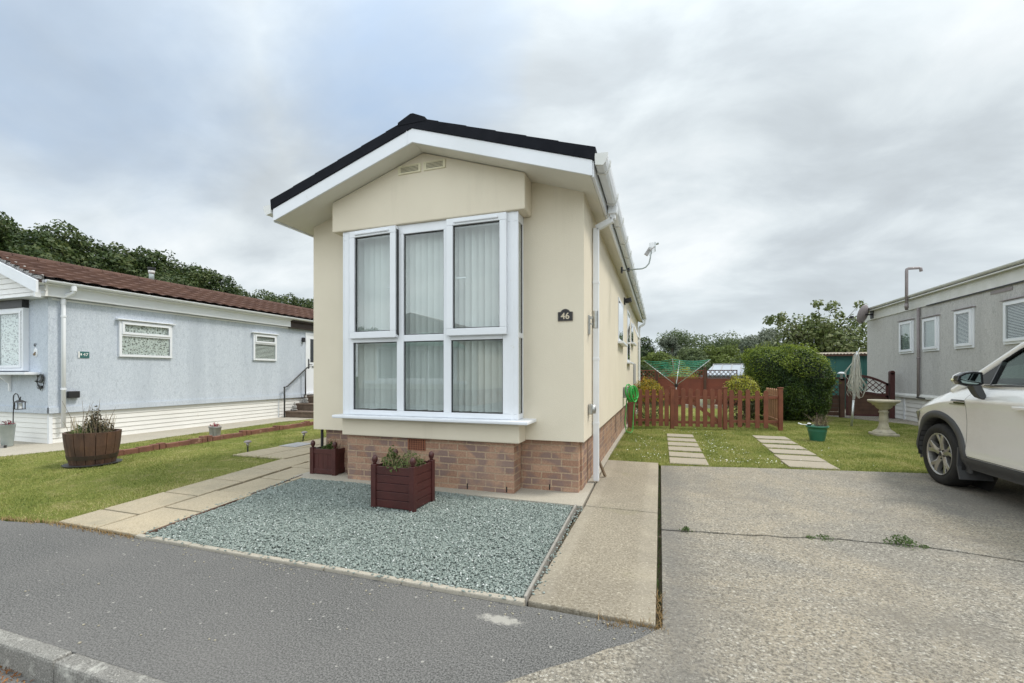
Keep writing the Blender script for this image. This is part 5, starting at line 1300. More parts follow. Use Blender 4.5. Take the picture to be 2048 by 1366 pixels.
MB().tube([tuple(dc-fd*.02+Vector((0,0,-.27))), tuple(dc+fd*.42+Vector((0,0,-.18)))], .014, 8).build('feed_arm', M['blackmetal'], sd_)
MB().tube([tuple(dc+fd*.42+Vector((0,0,-.18))), tuple(dc+fd*.30+Vector((0,0,-.13)))], .035, 10).build('receiver', M['blackmetal'], sd_)
MB().tube([tuple(dc-fd*.08), (RX-.12,17.2,3.22), (RX-.02,17.25,3.22)], .022, 8).box(RX-.05,RX-.001,17.15,17.35,3.1,3.34).build('mount', M['blackmetal'], sd_)
# ================================================================== SILVER CAR (nose away from the road, seen from behind its near front wheel)
CXW, HUB = 4.0, 6.5
car = thing('parked_car', 'silver white sport utility car parked on the right of the concrete drive', 'car', (CXW, HUB-1.35, 0))
def lerp(keys, x):
    if x <= keys[0][0]: return keys[0][1]
    for (a, va), (b, vb) in zip(keys[:-1], keys[1:]):
        if x <= b:
            t = (x-a)/(b-a); t = t*t*(3-2*t)*.35 + t*.65
            return va+(vb-va)*t
    return keys[-1][1]
KT = [(-3.54,.93),(-3.46,1.06),(-3.3,1.13),(-2.5,1.195),(-1.5,1.18),(-.55,1.165),(-.33,1.15),(-.1,1.115),(.15,1.055),(.4,.975),(.6,.90),(.76,.80),(.87,.68),(.93,.56)]
KW = [(-3.54,.66),(-3.42,.80),(-3.1,.885),(-2.6,.925),(-1.6,.915),(-.5,.915),(0,.93),(.3,.92),(.5,.885),(.65,.80),(.78,.68),(.88,.50),(.93,.38)]
KB = [(-3.54,.40),(-3.3,.33),(-2.2,.29),(-.4,.27),(.4,.26),(.8,.28),(.93,.36)]
SEC = [(0,0),(.45,0),(.80,0),(.93,.03),(.975,.11),(.99,.22),(.978,.38),(.976,.58),(.986,.76),(1.0,.835),(.975,.878),(.93,.932),(.892,.972),(.85,1.0),(.62,1.035),(.3,1.058),(0,1.062)]
def dense(sec, k=4):
    out = []
    for i in range(len(sec)-1):
        p0, p1, p2, p3 = sec[max(i-1,0)], sec[i], sec[i+1], sec[min(i+2,len(sec)-1)]
        for j in range(k):
            t = j/k
            out.append(tuple(.5*((2*p1[d])+(-p0[d]+p2[d])*t*.55+(6*0+2*p0[d]*0)*0) if False else p1[d]+(p2[d]-p1[d])*(t*t*(3-2*t)*.3+t*.7) for d in (0,1)))
    out.append(sec[-1]); return out
DS = dense(SEC)
def section(l):
    t, w_, b = lerp(KT,l), lerp(KW,l), lerp(KB,l)
    return [(w_*a, b+(t-b)*c) for a, c in DS]
def sideX(l, z):
    s_ = section(l); s_ = s_[4*3:4*13+1]
    for (w0,z0),(w1,z1) in zip(s_[:-1], s_[1:]):
        if z0 <= z <= z1: return w0+(w1-w0)*(z-z0)/max(z1-z0,1e-6)
    return s_[0][0] if z < s_[0][1] else s_[-1][0]
ls = sorted(set([round(-3.54+i*.06,3) for i in range(75) if -3.54+i*.06 < .9] + [.5,.6,.7,.76,.82,.87,.90,.93]))
bd_ = MB(); ring_n = 2*len(DS)-2; vs = []
for l in ls:
    s_ = section(l)
    loop = [(-w,z) for w,z in s_] + [(w,z) for w,z in reversed(s_[1:-1])]
    vs += [(CXW+w, HUB+l, z) for w,z in loop]
fs = [(i*ring_n+k, i*ring_n+(k+1)%ring_n, (i+1)*ring_n+(k+1)%ring_n, (i+1)*ring_n+k) for i in range(len(ls)-1) for k in range(ring_n)]
fs += [tuple(range(ring_n)), tuple(range((len(ls)-1)*ring_n, len(ls)*ring_n))]
bd_.add(vs, fs); body = bd_.build('body', M['carpaint'], car, smooth=True)
HUBS = (0, -2.69)
cm = MB()
for h in HUBS:
    for s_ in (-1,1): cm.lathe([(.435,CXW+s_*.60),(.435,CXW+s_*1.2)], (0,HUB+h,.36), 48, 'x')
cut = cm.build('cutter', None)
bm_ = body.modifiers.new('arches','BOOLEAN'); bm_.operation = 'DIFFERENCE'; bm_.object = cut; bm_.solver = 'EXACT'
dg = bpy.context.evaluated_depsgraph_get(); dg.update()
nm = bpy.data.meshes.new_from_object(body.evaluated_get(dg)); body.modifiers.clear(); body.data = nm
bpy.data.objects.remove(cut)
if not nm.materials: nm.materials.append(M['carpaint'])
for p in nm.polygons: p.material_index = 0; p.use_smooth = True
md = body.modifiers.new('edges','EDGE_SPLIT'); md.split_angle = R(50)
for h in HUBS:
    for s_ in (-1,1):
        lin = MB(); n = 40; rows = []
        for w_ in (.58,.90): rows.append([(CXW+s_*w_, HUB+h+.431*math.cos(2*math.pi*k/n), .36+.431*math.sin(2*math.pi*k/n)) for k in range(n)])
        b = len(lin.v); lin.v += rows[0]+rows[1]; lin.f += [(b+k,b+(k+1)%n,b+n+(k+1)%n,b+n+k) for k in range(n) if .36+.431*math.sin(2*math.pi*k/n) > .25]
        lin.f.append(tuple(b+k for k in range(n)))
        lin.build('arch_liner', M['darkmetal'], car)
# dark plastic arch trims that follow the body side
for h in HUBS:
    for s_ in (-1,1):
        n = 44; prof = [(.43,-.08),(.43,.006),(.438,.016),(.475,.020),(.508,.014),(.514,-.004)]; a = MB()
        def P(i, j):
            th = R(-14+208*i/n); r, d = prof[j]; l = h+r*math.cos(th); z = .36+r*math.sin(th)
            return (CXW+s_*(sideX(l, max(z,.3))+d), HUB+l, z)
        m_ = len(prof); a.add([P(i,j) for i in range(n+1) for j in range(m_)], [(i*m_+j,i*m_+j+1,(i+1)*m_+j+1,(i+1)*m_+j) for i in range(n) for j in range(m_-1)])
        a.build('wheel_arch_trim', M['plasticgrey'], car, smooth=True)
def skin(l0, l1, z0, z1, d, s_, nl=16, nz=20, lf=None):
    mb = MB()
    def f(u, v_):
        z = z0+(z1-z0)*v_; l = l0+(l1-l0)*u
        if lf: l = lf(u, v_)
        return (CXW+s_*(sideX(l,z)+d), HUB+l, z)
    mb.grid(nl, nz, f); return mb
def solid(mb, name, m, parent, th=.004, smooth=True):
    o = mb.build(name, m, parent, smooth=smooth, recalc=False)
    return o
for s_ in (-1,1):
    fe = lambda v_: -.495-.012*math.sin(v_*3.1)-.075*max(0,(v_-.80)/.20)**1.5
    d = solid(skin(0,0,.425,1.168,.005,s_,20,26, lambda u,v_: fe(v_)+(-1.60-fe(v_))*u), 'door', M['carpaint'], car)
    solid(skin(0,0,.418,1.170,.0025,s_,20,26, lambda u,v_: fe(v_)+.011+(-1.609-fe(v_)-.011)*u), 'door_seal', M['gasket'], d)
    MB().beam((CXW+s_*(sideX(-1.22,.985)+.035),HUB-1.22,.987),(CXW+s_*(sideX(-1.44,.99)+.035),HUB-1.44,.993),.024,.032).beam((CXW+s_*(sideX(-1.24,.985)),HUB-1.24,.987),(CXW+s_*(sideX(-1.24,.985)+.035),HUB-1.24,.987),.03,.028).beam((CXW+s_*(sideX(-1.43,.985)),HUB-1.43,.99),(CXW+s_*(sideX(-1.43,.985)+.035),HUB-1.43,.99),.03,.028).build('handle', M['carpaint'], d, bevel=.008)
    d2 = solid(skin(-1.615,-2.23,.425,1.172,.005,s_,14,26), 'door', M['carpaint'], car)
    solid(skin(-1.61,-2.237,.418,1.174,.0025,s_,14,26), 'door_seal', M['gasket'], d2)
    MB().beam((CXW+s_*(sideX(-2.0,1.0)+.03),HUB-1.98,1.0),(CXW+s_*(sideX(-2.2,1.0)+.03),HUB-2.18,1.005),.024,.032).build('handle', M['carpaint'], d2, bevel=.008)
    solid(skin(-.43,-2.27,.285,.412,.016,s_,20,5), 'sill_trim', M['plasticgrey'], car)
    MB().add([(CXW+s_*(sideX(l,.412)+dd), HUB+l, .412) for dd in (.016,-.02) for l in (-.43,-1.0,-1.6,-2.27)], [(0,1,5,4),(1,2,6,5),(2,3,7,6)]).build('sill_ledge', M['plasticgrey'], car)
    # wing vent
    for k, z in enumerate((.985,1.012)):
        mb = skin(-.27-.05*(1-k),-.495,z-.009,z+.009,.006,s_,4,2); o = solid(mb, 'wing_vent', M['gloss_black'], car)
        if k == 0: solid(skin(-.255,-.50,.962,.974,.008,s_,4,2), 'bright_trim', M['alloy'], o)
    solid(skin(.40,.70,.70,.83,.006,s_,10,6, lambda u,v_: .40+.10*(1-v_)+.22*u), 'headlight', M['alloy'], car)
    solid(skin(.52,.74,.30,.42,.004,s_,8,5), 'bumper_trim', M['plasticgrey'], car)
    solid(skin(-3.42,-3.05,.85,1.08,.006,s_,8,6), 'tail_light', M['red_flower'], car)
    solid(skin(-3.3,-3.52,.42,.62,.008,s_,6,5), 'bumper_trim', M['plasticgrey'], car)
    MB().add([(CXW+s_*w_, HUB+l, z) for w_ in (.64,.93) for l,z in ((-.40,.50),(-.385,.30),(-.43,.16),(-.448,.16),(-.405,.30),(-.42,.50))],
             [(i,(i+1)%6,6+(i+1)%6,6+i) for i in range(6)]+[(0,1,2,3,4,5),(11,10,9,8,7,6)]).build('mudflap', M['plasticgrey'], car, bevel=.004)
# cabin
def cw(z): return .80-(z-1.16)*.40
OUT = [(-.10,1.12),(-.22,1.19),(-.435,1.325),(-.82,1.588),(-.96,1.645),(-1.2,1.69),(-1.6,1.715),(-2.2,1.705),(-2.8,1.64),(-3.1,1.57),(-3.3,1.38),(-3.42,1.13)]
def smoothpath(p, k=5):
    o = []
    for i in range(len(p)-1):
        p0,p1,p2,p3 = p[max(i-1,0)],p[i],p[i+1],p[min(i+2,len(p)-1)]
        for j in range(k):
            t = j/k; o.append(tuple(.5*(2*p1[d]+(p2[d]-p0[d])*t+(2*p0[d]-5*p1[d]+4*p2[d]-p3[d])*t*t+(3*p1[d]-p0[d]-3*p2[d]+p3[d])*t**3) for d in (0,1)))
    o.append(p[-1]); return o
OS = smoothpath(OUT)
for s_ in (-1,1):
    MB().tube([(CXW+s_*(cw(z)-.012), HUB+l, z-.015) for l,z in OS], .040, 10).build('roof_rail_pillar', M['carpaint'], car, smooth=True)
    G1 = [(-.69,1.178),(-.69,1.425),(-.86,1.538),(-1.03,1.612),(-1.30,1.648),(-1.56,1.652),(-1.56,1.19)]
    G2 = [(-1.63,1.192),(-1.63,1.652),(-2.2,1.642),(-2.52,1.605),(-2.46,1.215)]
    G3 = [(-2.55,1.225),(-2.60,1.59),(-2.95,1.53),(-3.12,1.30)]
    TR = [(-.30,1.172),(-.445,1.262),(-.69,1.425),(-.69,1.172)]
    def plate(poly, m, name, d, th=.004):
        n = len(poly); MB().add([(CXW+s_*(cw(z)+d+k*th), HUB+l, z) for k in (0,1) for l,z in poly], [tuple(range(n)), tuple(range(2*n-1,n-1,-1))]+[(i,(i+1)%n,n+(i+1)%n,n+i) for i in range(n)]).build(name, m, car)
    for g_ in (G1,G2,G3): plate(g_, M['carglass'], 'side_glass', -.004)
    plate(TR, M['plasticgrey'], 'mirror_corner', .003)
    fr = MB()
    for g_ in (G1,G2,G3):
        for a, b in zip(g_, g_[1:]+g_[:1]): fr.beam((CXW+s_*cw(a[1]),HUB+a[0],a[1]),(CXW+s_*cw(b[1]),HUB+b[0],b[1]),.014,.042,(s_,0,0))
    fr.beam((CXW+s_*cw(1.42),HUB-1.597,1.19),(CXW+s_*(cw(1.65)),HUB-1.597,1.65),.06,.014,(s_,0,0))
    fr.build('window_frame', M['gloss_black'], car)
    MB().add([(CXW+s_*w_,HUB+l,z) for l in (-.35,-1.0,-1.6,-2.3,-3.1) for w_, z in ((.80,1.195),(sideX(l,1.15)+.002,1.166),(sideX(l,1.15)-.004,1.150))], [(i*3+j,i*3+j+1,(i+1)*3+j+1,(i+1)*3+j) for i in range(4) for j in range(2)]).build('belt_trim', M['carpaint'], car, smooth=True)
    MB().tube([(CXW+s_*.812,HUB-.62,1.182),(CXW+s_*.812,HUB-1.6,1.190),(CXW+s_*.808,HUB-2.5,1.212)], .009, 6).build('waist_moulding', M['gloss_black'], car, smooth=True)
rf = [p for p in OS if -3.12 <= p[0] <= -.94]
MB().grid(12, len(rf)-1, lambda u,v_: (CXW+(2*u-1)*(cw(rf[round(v_*(len(rf)-1))][1])-.01), HUB+rf[round(v_*(len(rf)-1))][0], rf[round(v_*(len(rf)-1))][1]+.035*(1-(2*u-1)**2)+.008)).build('roof', M['carpaint'], car, smooth=True)
def screen(a, b, name, bow):
    MB().grid(12, 8, lambda u,v_: (CXW+(2*u-1)*(cw(a[1]+(b[1]-a[1])*v_)-.015), HUB+a[0]+(b[0]-a[0])*v_+bow*(1-(2*u-1)**2), a[1]+(b[1]-a[1])*v_+.03*v_*(1-(2*u-1)**2))).build(name, M['carglass'], car, smooth=True)
screen((-.20,1.165),(-.97,1.64),'windscreen',.14); screen((-3.40,1.17),(-3.12,1.55),'rear_window',-.06)
# interior seen through the glass
MB().box(CXW-.76,CXW+.76,HUB-3.2,HUB-.35,1.205,1.215).build('cabin_lining', M['seatfabric'], car)
MB().prism([(-.34,1.21),(-.30,1.235),(-.62,1.255),(-.78,1.22),(-.78,1.21)], CXW-.74, CXW+.74, 'x') if False else None
db = MB(); db.add([(CXW+x_,HUB+l,z) for x_ in (-.74,.74) for l,z in ((-.34,1.214),(-.36,1.235),(-.66,1.255),(-.80,1.214))], [(0,1,5,4),(1,2,6,5),(2,3,7,6),(0,3,2,1),(4,5,6,7)]); db.build('dashboard', M['seatfabric'], car)
sw = MB(); sw.tube([(CXW+.37+.17*math.cos(a), HUB-.88+.05*math.sin(a), 1.22+.16*math.sin(a)) for a in [2*math.pi*i/24 for i in range(25)]], .016, 8, caps=False); sw.build('steering_wheel', M['gloss_black'], car, smooth=True)
for x_ in (-.37,.37):
    sb = MB(); sb.cbox((CXW+x_,HUB-1.62,1.30),(.46,.13,.20),Matrix.Rotation(R(-14),3,'X')); o = sb.build('seat_back', M['seatfabric'], car, bevel=.04)
    MB().cbox((CXW+x_,HUB-1.67,1.50),(.26,.09,.17),Matrix.Rotation(R(-10),3,'X')).build('head_restraint', M['seatfabric'], o, bevel=.03)
MB().cbox((CXW,HUB-2.5,1.29),(1.3,.14,.18),Matrix.Rotation(R(-14),3,'X')).build('seat_back', M['seatfabric'], car, bevel=.04)
# door mirrors
for s_ in (-1,1):
    def mp_(l): return [(CXW+s_*x_, HUB+l_, z) for x_, l_, z in l]
    A = [(.905,1.195),(.915,1.318),(.99,1.330),(1.06,1.318),(1.115,1.285),(1.128,1.235),(1.105,1.195),(1.04,1.175),(.95,1.172)]
    def sc_(poly, k, c=(1.0,1.25)): return [((p[0]-c[0])*k+c[0], (p[1]-c[1])*k+c[1]) for p in poly]
    def loft(rings, name, m, parent):
        n = len(rings[0][1]); mb = MB()
        mb.add([(CXW+s_*x_, HUB+l, z) for l, poly in rings for x_, z in poly], [(i*n+k,i*n+(k+1)%n,(i+1)*n+(k+1)%n,(i+1)*n+k) for i in range(len(rings)-1) for k in range(n)]+[tuple(range(n)), tuple(range((len(rings)-1)*n,len(rings)*n))])
        return mb.build(name, m, parent, bevel=.006)
    mh = loft([(-.785,sc_(A,.97)),(-.765,A),(-.715,A)], 'door_mirror', M['gloss_black'], car)
    loft([(-.716,sc_(A,1.0)),(-.69,sc_(A,.97)),(-.65,sc_(A,.85)),(-.62,sc_(A,.62))], 'mirror_cap', M['carpaint'], mh)
    MB().add([(CXW+s_*p[0],HUB-.788+.10*(p[0]-1.015)-.02*(p[1]-1.25)-.008,p[1]) for p in sc_(A,.70,(1.025,1.25))], [tuple(range(9))]).build('mirror_glass', M['mirror'], mh)
    MB().add([(CXW+s_*p[0],HUB+l,p[1]) for l in (-.735,-.69) for p in ((1.106,1.275),(1.131,1.24),(1.112,1.215),(1.10,1.25))], [(0,1,5,4),(1,2,6,5),(2,3,7,6),(3,0,4,7),(0,1,2,3),(4,5,6,7)]).build('indicator', M['amber'], mh)
    loft([(-.79,[(.93,1.185),(1.00,1.185),(.97,1.10),(.935,1.045),(.905,1.042),(.89,1.08)]),(-.66,[(.93,1.185),(.99,1.185),(.95,1.10),(.92,1.06),(.90,1.06),(.89,1.08)])], 'mirror_foot', M['plasticgrey'], mh)
# wheels
def wheel(s_, h):
    cx = CXW+s_*.785; w_ = None
    ty = MB(); pr = [(.232,-.10),(.25,-.115),(.295,-.122),(.328,-.112),(.343,-.088),(.348,-.05),(.349,0),(.348,.05),(.343,.088),(.328,.112),(.295,.122),(.25,.115),(.232,.10)]
    ty.lathe([(r*1.035,cx+s_*x) for r,x in pr], (0,HUB+h,.362), 56, 'x', cap=False); o = ty.build('wheel', M['tyre'], car, smooth=True)
    rm = MB()
    rm.lathe([(.236,cx+s_*.100),(.246,cx+s_*.112),(.240,cx+s_*.116),(.228,cx+s_*.106),(.222,cx+s_*.07),(.215,cx-s_*.08)], (0,HUB+h,.362), 56, 'x', cap=False)
    for k in range(5):
        a = R(90+72*k); ca, sa = math.cos(a), math.sin(a)
        def SP(r, t, x): return (cx+s_*x, HUB+h+r*ca-t*sa, .362+r*sa+t*ca)
        for side in (-1,1):
            pts = [(.03,0,.088),(.03,side*.040,.080),(.12,side*.036,.088),(.19,side*.060,.100),(.232,side*.085,.106),(.232,side*.030,.106),(.17,0,.104),(.11,0,.098)]
            n = len(pts)
            rm.add([SP(*p) for p in pts]+[SP(p[0],p[1]*1.1,p[2]-.045) for p in pts], [tuple(range(n)), tuple(range(2*n-1,n-1,-1))]+[(i,(i+1)%n,n+(i+1)%n,n+i) for i in range(n)])
    rm.lathe([(.0,cx+s_*.098),(.028,cx+s_*.098),(.034,cx+s_*.09),(.07,cx+s_*.082),(.075,cx+s_*.04)], (0,HUB+h,.362), 24, 'x')
    rm.build('rim', M['alloy'], o, bevel=.004)
    for k in range(5):
        a = R(54+72*k); MB().lathe([(0,cx+s_*.096),(.009,cx+s_*.096),(.009,cx+s_*.07)], (0,HUB+h+.052*math.cos(a),.362+.052*math.sin(a)), 8, 'x').build('wheel_nut', M['darkmetal'], o)
    MB().lathe([(0,cx+s_*.03),(.225,cx+s_*.03)], (0,HUB+h,.362), 32, 'x').build('brake_disc', M['darkmetal'], o)
    MB().lathe([(0,cx+s_*.100),(.024,cx+s_*.100),(.024,cx+s_*.09)], (0,HUB+h,.362), 20, 'x').build('centre_cap', M['darkmetal'], o)
for h in HUBS:
    for s_ in (-1,1): wheel(s_, h)
# ================================================================== BACK GARDEN
def picket_board(x, y, z0, h, w_, th, ux=(1,0)):
    mb = MB(); n = 6; pr = [(-w_/2,z0),(w_/2,z0)] + [(w_/2*math.cos(math.pi*i/n), z0+h-w_/2*.9+w_/2*.9*math.sin(math.pi*i/n)) for i in range(n+1)]
    d = Vector((ux[0],ux[1],0)).normalized(); nn = Vector((-d.y,d.x,0))
    m_ = len(pr)
    mb.add([(x+d.x*p[0]+nn.x*t, y+d.y*p[0]+nn.y*t, p[1]) for t in (-th/2,th/2) for p in pr], [tuple(range(m_)), tuple(range(2*m_-1,m_-1,-1))]+[(i,(i+1)%m_,m_+(i+1)%m_,m_+i) for i in range(m_)])
    return mb
A0, A1 = Vector((-.70,10.95)), Vector((2.62,11.47))
def fp(x): t = (x-A0.x)/(A1.x-A0.x); return A0.y+(A1.y-A0.y)*t
DU = (A1-A0).normalized()
def fence_section(name, label, cat, xs, posts, x0, x1, h, gate=False, mt='redwood'):
    t = thing(name, label, cat, ((x0+x1)/2, fp((x0+x1)/2), 0)); rr = random.Random(int(x0*100)+5)
    for x in posts:
        p = MB().cbox((x,fp(x),.48),(.085,.085,.98),Matrix.Rotation(math.atan2(DU.y,DU.x),3,'Z')).build('post', M[mt], t, bevel=.005)
        MB().cbox((x,fp(x),.985),(.105,.105,.022),Matrix.Rotation(math.atan2(DU.y,DU.x),3,'Z')).build('post_cap', M[mt], p, bevel=.004)
    for z in ((.16,.74) if gate else (.20,.76)): MB().beam((x0,fp(x0)+.035,z),(x1,fp(x1)+.035,z),.035,.06).build('rail', M[mt], t, bevel=.003)
    if gate: MB().beam((x0+.42,fp(x0+.42)+.03,.62),(x1-.05,fp(x1)+.03,.17),.03,.075).build('brace', M[mt], t, bevel=.003)
    for x in xs:
        picket_board(x, fp(x)-.002, .05+rr.uniform(0,.02), .87+rr.uniform(-.012,.012)+(.02 if gate else 0), .094, .02, DU).build('picket', M[mt], t, bevel=.002)
    return t
fence_section('picket_fence', 'red stained picket fence run between the cream home and the gate', 'fence', [-.60,-.45,-.29,-.14,.02,.15], [-.69,.27], -.69, .27, .9)
fence_section('picket_gate', 'red stained picket gate with diagonal brace closing the garden', 'gate', [.36,.52,.68,.84,1.0,1.16,1.32], [], .32, 1.37, .9, True)
fence_section('picket_fence', 'red stained picket fence run from the gate towards the clipped hedge', 'fence', [1.57,1.75,1.92,2.12,2.30], [1.43,2.60], 1.43, 2.60, .9)
t = thing('picket_fence', 'pale inner faced picket return running back from the corner post', 'fence', (2.62,12.4,0))
for k in range(7): picket_board(2.62, 11.75+.19*k, .05, .90, .11, .02, (0,1)).build('picket', M['freshwood'], t)
for z in (.22,.76): MB().beam((2.585,11.5,z),(2.585,13.1,z),.035,.06).build('rail', M['freshwood'], t)
# open rotary dryer
rd = thing('rotary_dryer', 'open rotary washing line with green cords behind the picket gate', 'rotary dryer', (.44,13.5,0))
MB().tube([(.44,13.5,0),(.44,13.5,.98)], .02, 12).build('pole', M['alu'], rd, smooth=True)
MB().tube([(.44,13.5,.93),(.44,13.5,1.02)], .045, 12).build('hub', M['gasket'], rd)
tips = []
for a in (172, 262, 352, 82):
    tp_ = Vector((.44+.90*math.cos(R(a)), 13.5+.90*math.sin(R(a)), 1.70)); tips.append(tp_)
    MB().tube([(.44,13.5,.97), tuple(tp_)], .011, 8).build('arm', M['alu'], rd, smooth=True)
cdl = MB(); c0 = Vector((.44,13.5,.97))
for k in range(9):
    f = .40+.60*k/8
    for i in range(4):
        a, b = c0+(tips[i]-c0)*f, c0+(tips[(i+1)%4]-c0)*f
        pts = [a+(b-a)*(j/8)+Vector((0,0,-.05*f*4*(j/8)*(1-j/8))) for j in range(9)]
        cdl.tube([tuple(p) for p in pts], .0065, 5, caps=False)
cdl.build('cord', M['greenline'], rd)
# folded rotary line
fr = thing('folded_rotary_dryer', 'folded old rotary washing line hanging in a pale bundle', 'rotary dryer', (4.52,13.0,0))
MB().tube([(4.49,13.0,0),(4.53,13.0,.66)], .026, 10).tube([(4.53,13.0,.66),(4.60,13.0,1.86)], .018, 8).tube([(4.60,13.0,1.75),(4.66,13.0,1.95)], .012, 8).build('pole', M['alu'], fr, smooth=True)
ar = MB()
for k in range(4): a = k*1.57+.4; ar.tube([(4.535+.02*math.cos(a),13+.03*math.sin(a),.68),(4.595+.045*math.cos(a),13+.06*math.sin(a),1.80)], .010, 6)
ar.build('arm', M['alu'], fr)
rr = random.Random(31); cd = MB()
for k in range(46):
    a = rr.uniform(0,6.28); r0 = rr.uniform(.02,.07); r1 = rr.uniform(.05,.17); zt = rr.uniform(1.70,1.80); zb_ = rr.uniform(.66,1.05); a2 = a+rr.uniform(-.5,.5)
    x0, y0 = 4.59+r0*math.cos(a), 13+r0*math.sin(a); x2, y2 = 4.55+r1*math.cos(a2), 13+r1*math.sin(a2)
    cd.tube([(x0,y0,zt),(x0*.5+x2*.5+rr.uniform(-.01,.01),(y0+y2)/2,(zt+zb_)/2+.1),(x2,y2,zb_+.05),(x2+.02,y2,zb_),(x2-.02,y2+.02,zb_+.08),(4.57,13,1.5)], .0042, 4, caps=False)
for k in range(3):
    cd.tube([(4.50,12.95,1.6),(4.36-.02*k,12.95,1.35),(4.36,12.95,1.22),(4.46,12.95,1.12)], .004, 4); cd.tube([(4.62,12.95,1.3),(4.76+.02*k,12.95,1.0),(4.70,12.95,.74),(4.60,12.95,.70)], .004, 4)
cd.build('cord', M['line'], fr)
# golden bushes, clipped hedge
def puff(name, label, cat, c, r, h, n, mats, seed, L, W, core=None):
    t = thing(name, label, cat, c); rg = np.random.default_rng(seed)
    stems('stem', (c[0],c[1],.0), r*.35, h*.8, 14, M['twig'], seed, t, .008, .8)
    for mi, (m, share, zr) in enumerate(mats):
        k = int(n*share); d = rg.normal(0,1,(k,3)); d /= np.linalg.norm(d,axis=1)[:,None]; d[:,2] = np.where(d[:,2] < zr, np.abs(d[:,2]), d[:,2])
        rad = rg.uniform(.55,1.0,k)**.6*(1+.14*np.sin(d[:,0]*7+seed)*np.sin(d[:,1]*6+d[:,2]*7))
        P = np.stack([c[0]+d[:,0]*rad*r, c[1]+d[:,1]*rad*r, c[2]+h*.52+d[:,2]*rad*h*.5],1); ok = P[:,2] > .03; P = P[ok]; d = d[ok]
        V, F = leaf_quads(P, d*.7+rg.normal(0,.6,P.shape), rg.uniform(*L,len(P)), rg.uniform(*W,len(P)), rg); np_mesh('foliage', V, F, m, parent=t)
    return t
puff('golden_shrub', 'rounded golden orange shrub behind the left picket run', 'shrub', (-.29,12.15,0), .43, 1.16, 5200, ((M['tree_mid'],.4,-1),(M['gold'],.8,.1)), 3, (.03,.055), (.015,.03))
puff('golden_shrub', 'lime yellow golden shrub between picket fence and clipped hedge', 'shrub', (1.98,12.5,0), .46, 1.25, 5200, ((M['brownleaf'],.45,-1),(M['goldgreen'],.55,.25)), 4, (.03,.06), (.018,.032))
hd = thing('clipped_hedge', 'large rounded dark green clipped hedge on the back lawn', 'hedge', (3.42,14.55,0))
rg = np.random.default_rng(77)
def superq(d, c, a, e):
    s_ = (np.abs(d[:,0]/a[0])**e+np.abs(d[:,1]/a[1])**e+np.abs(d[:,2]/a[2])**e)**(-1/e); return np.array(c)+d*s_[:,None]
HCc, HA = (3.40,14.55,.95), (1.02,.95,1.08)
def hedge_pts(k, e=4.2):
    d = rg.normal(0,1,(k,3)); d /= np.linalg.norm(d,axis=1)[:,None]; P = superq(d, HCc, HA, e)
    lump = 1+.05*np.sin(P[:,0]*5+P[:,2]*4)+.03*np.sin(P[:,2]*7+P[:,1]*3)+.035*np.sin(P[:,0]*11+2)*np.sin(P[:,2]*9+P[:,1]*5)
    P = np.array(HCc)+(P-np.array(HCc))*lump[:,None]
    P[:,2] += np.where(P[:,2] > 1.2, -.16*np.maximum(0,P[:,0]-3.3)/1.0, 0)
    return P, d
P, d = hedge_pts(34000); P -= d*rg.uniform(-.02,.13,len(P))[:,None]; ok = P[:,2] > .05; P, d = P[ok], d[ok]
V, F = leaf_quads(P, d*.6+rg.normal(0,.55,P.shape), rg.uniform(.04,.085,len(P)), rg.uniform(.018,.035,len(P)), rg); np_mesh('foliage', V, F, M['hedge_leaf'], parent=hd)
P, d = hedge_pts(22000); ok = (P[:,2] > 1.45+.25*np.sin(P[:,0]*3)) | ((P[:,0] < 2.75)&(P[:,2] > .9)&(rg.uniform(0,1,len(P)) < .6)) | ((P[:,0] > 4.25)&(P[:,2] > .8)&(rg.uniform(0,1,len(P)) < .25)); P, d = P[ok], d[ok]; P += d*(rg.uniform(-.05,.08,len(P))+.10*(rg.uniform(0,1,len(P)) > .93))[:,None]
V, F = leaf_quads(P, d*.4+rg.normal(0,.6,P.shape)+np.array([0,0,.4]), rg.uniform(.04,.08,len(P)), rg.uniform(.014,.028,len(P)), rg); np_mesh('new_growth', V, F, M['hedge_tip'], parent=hd)
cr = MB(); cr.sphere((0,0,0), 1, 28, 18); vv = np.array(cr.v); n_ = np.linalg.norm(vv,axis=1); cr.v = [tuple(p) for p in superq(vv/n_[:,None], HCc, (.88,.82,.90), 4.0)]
cr.v = [(p[0],p[1],p[2]-(.16*max(0,p[0]-3.3) if p[2] > 1.2 else 0)) for p in cr.v]; cr.build('inner_branches', M['hedge_core'], hd, smooth=True)
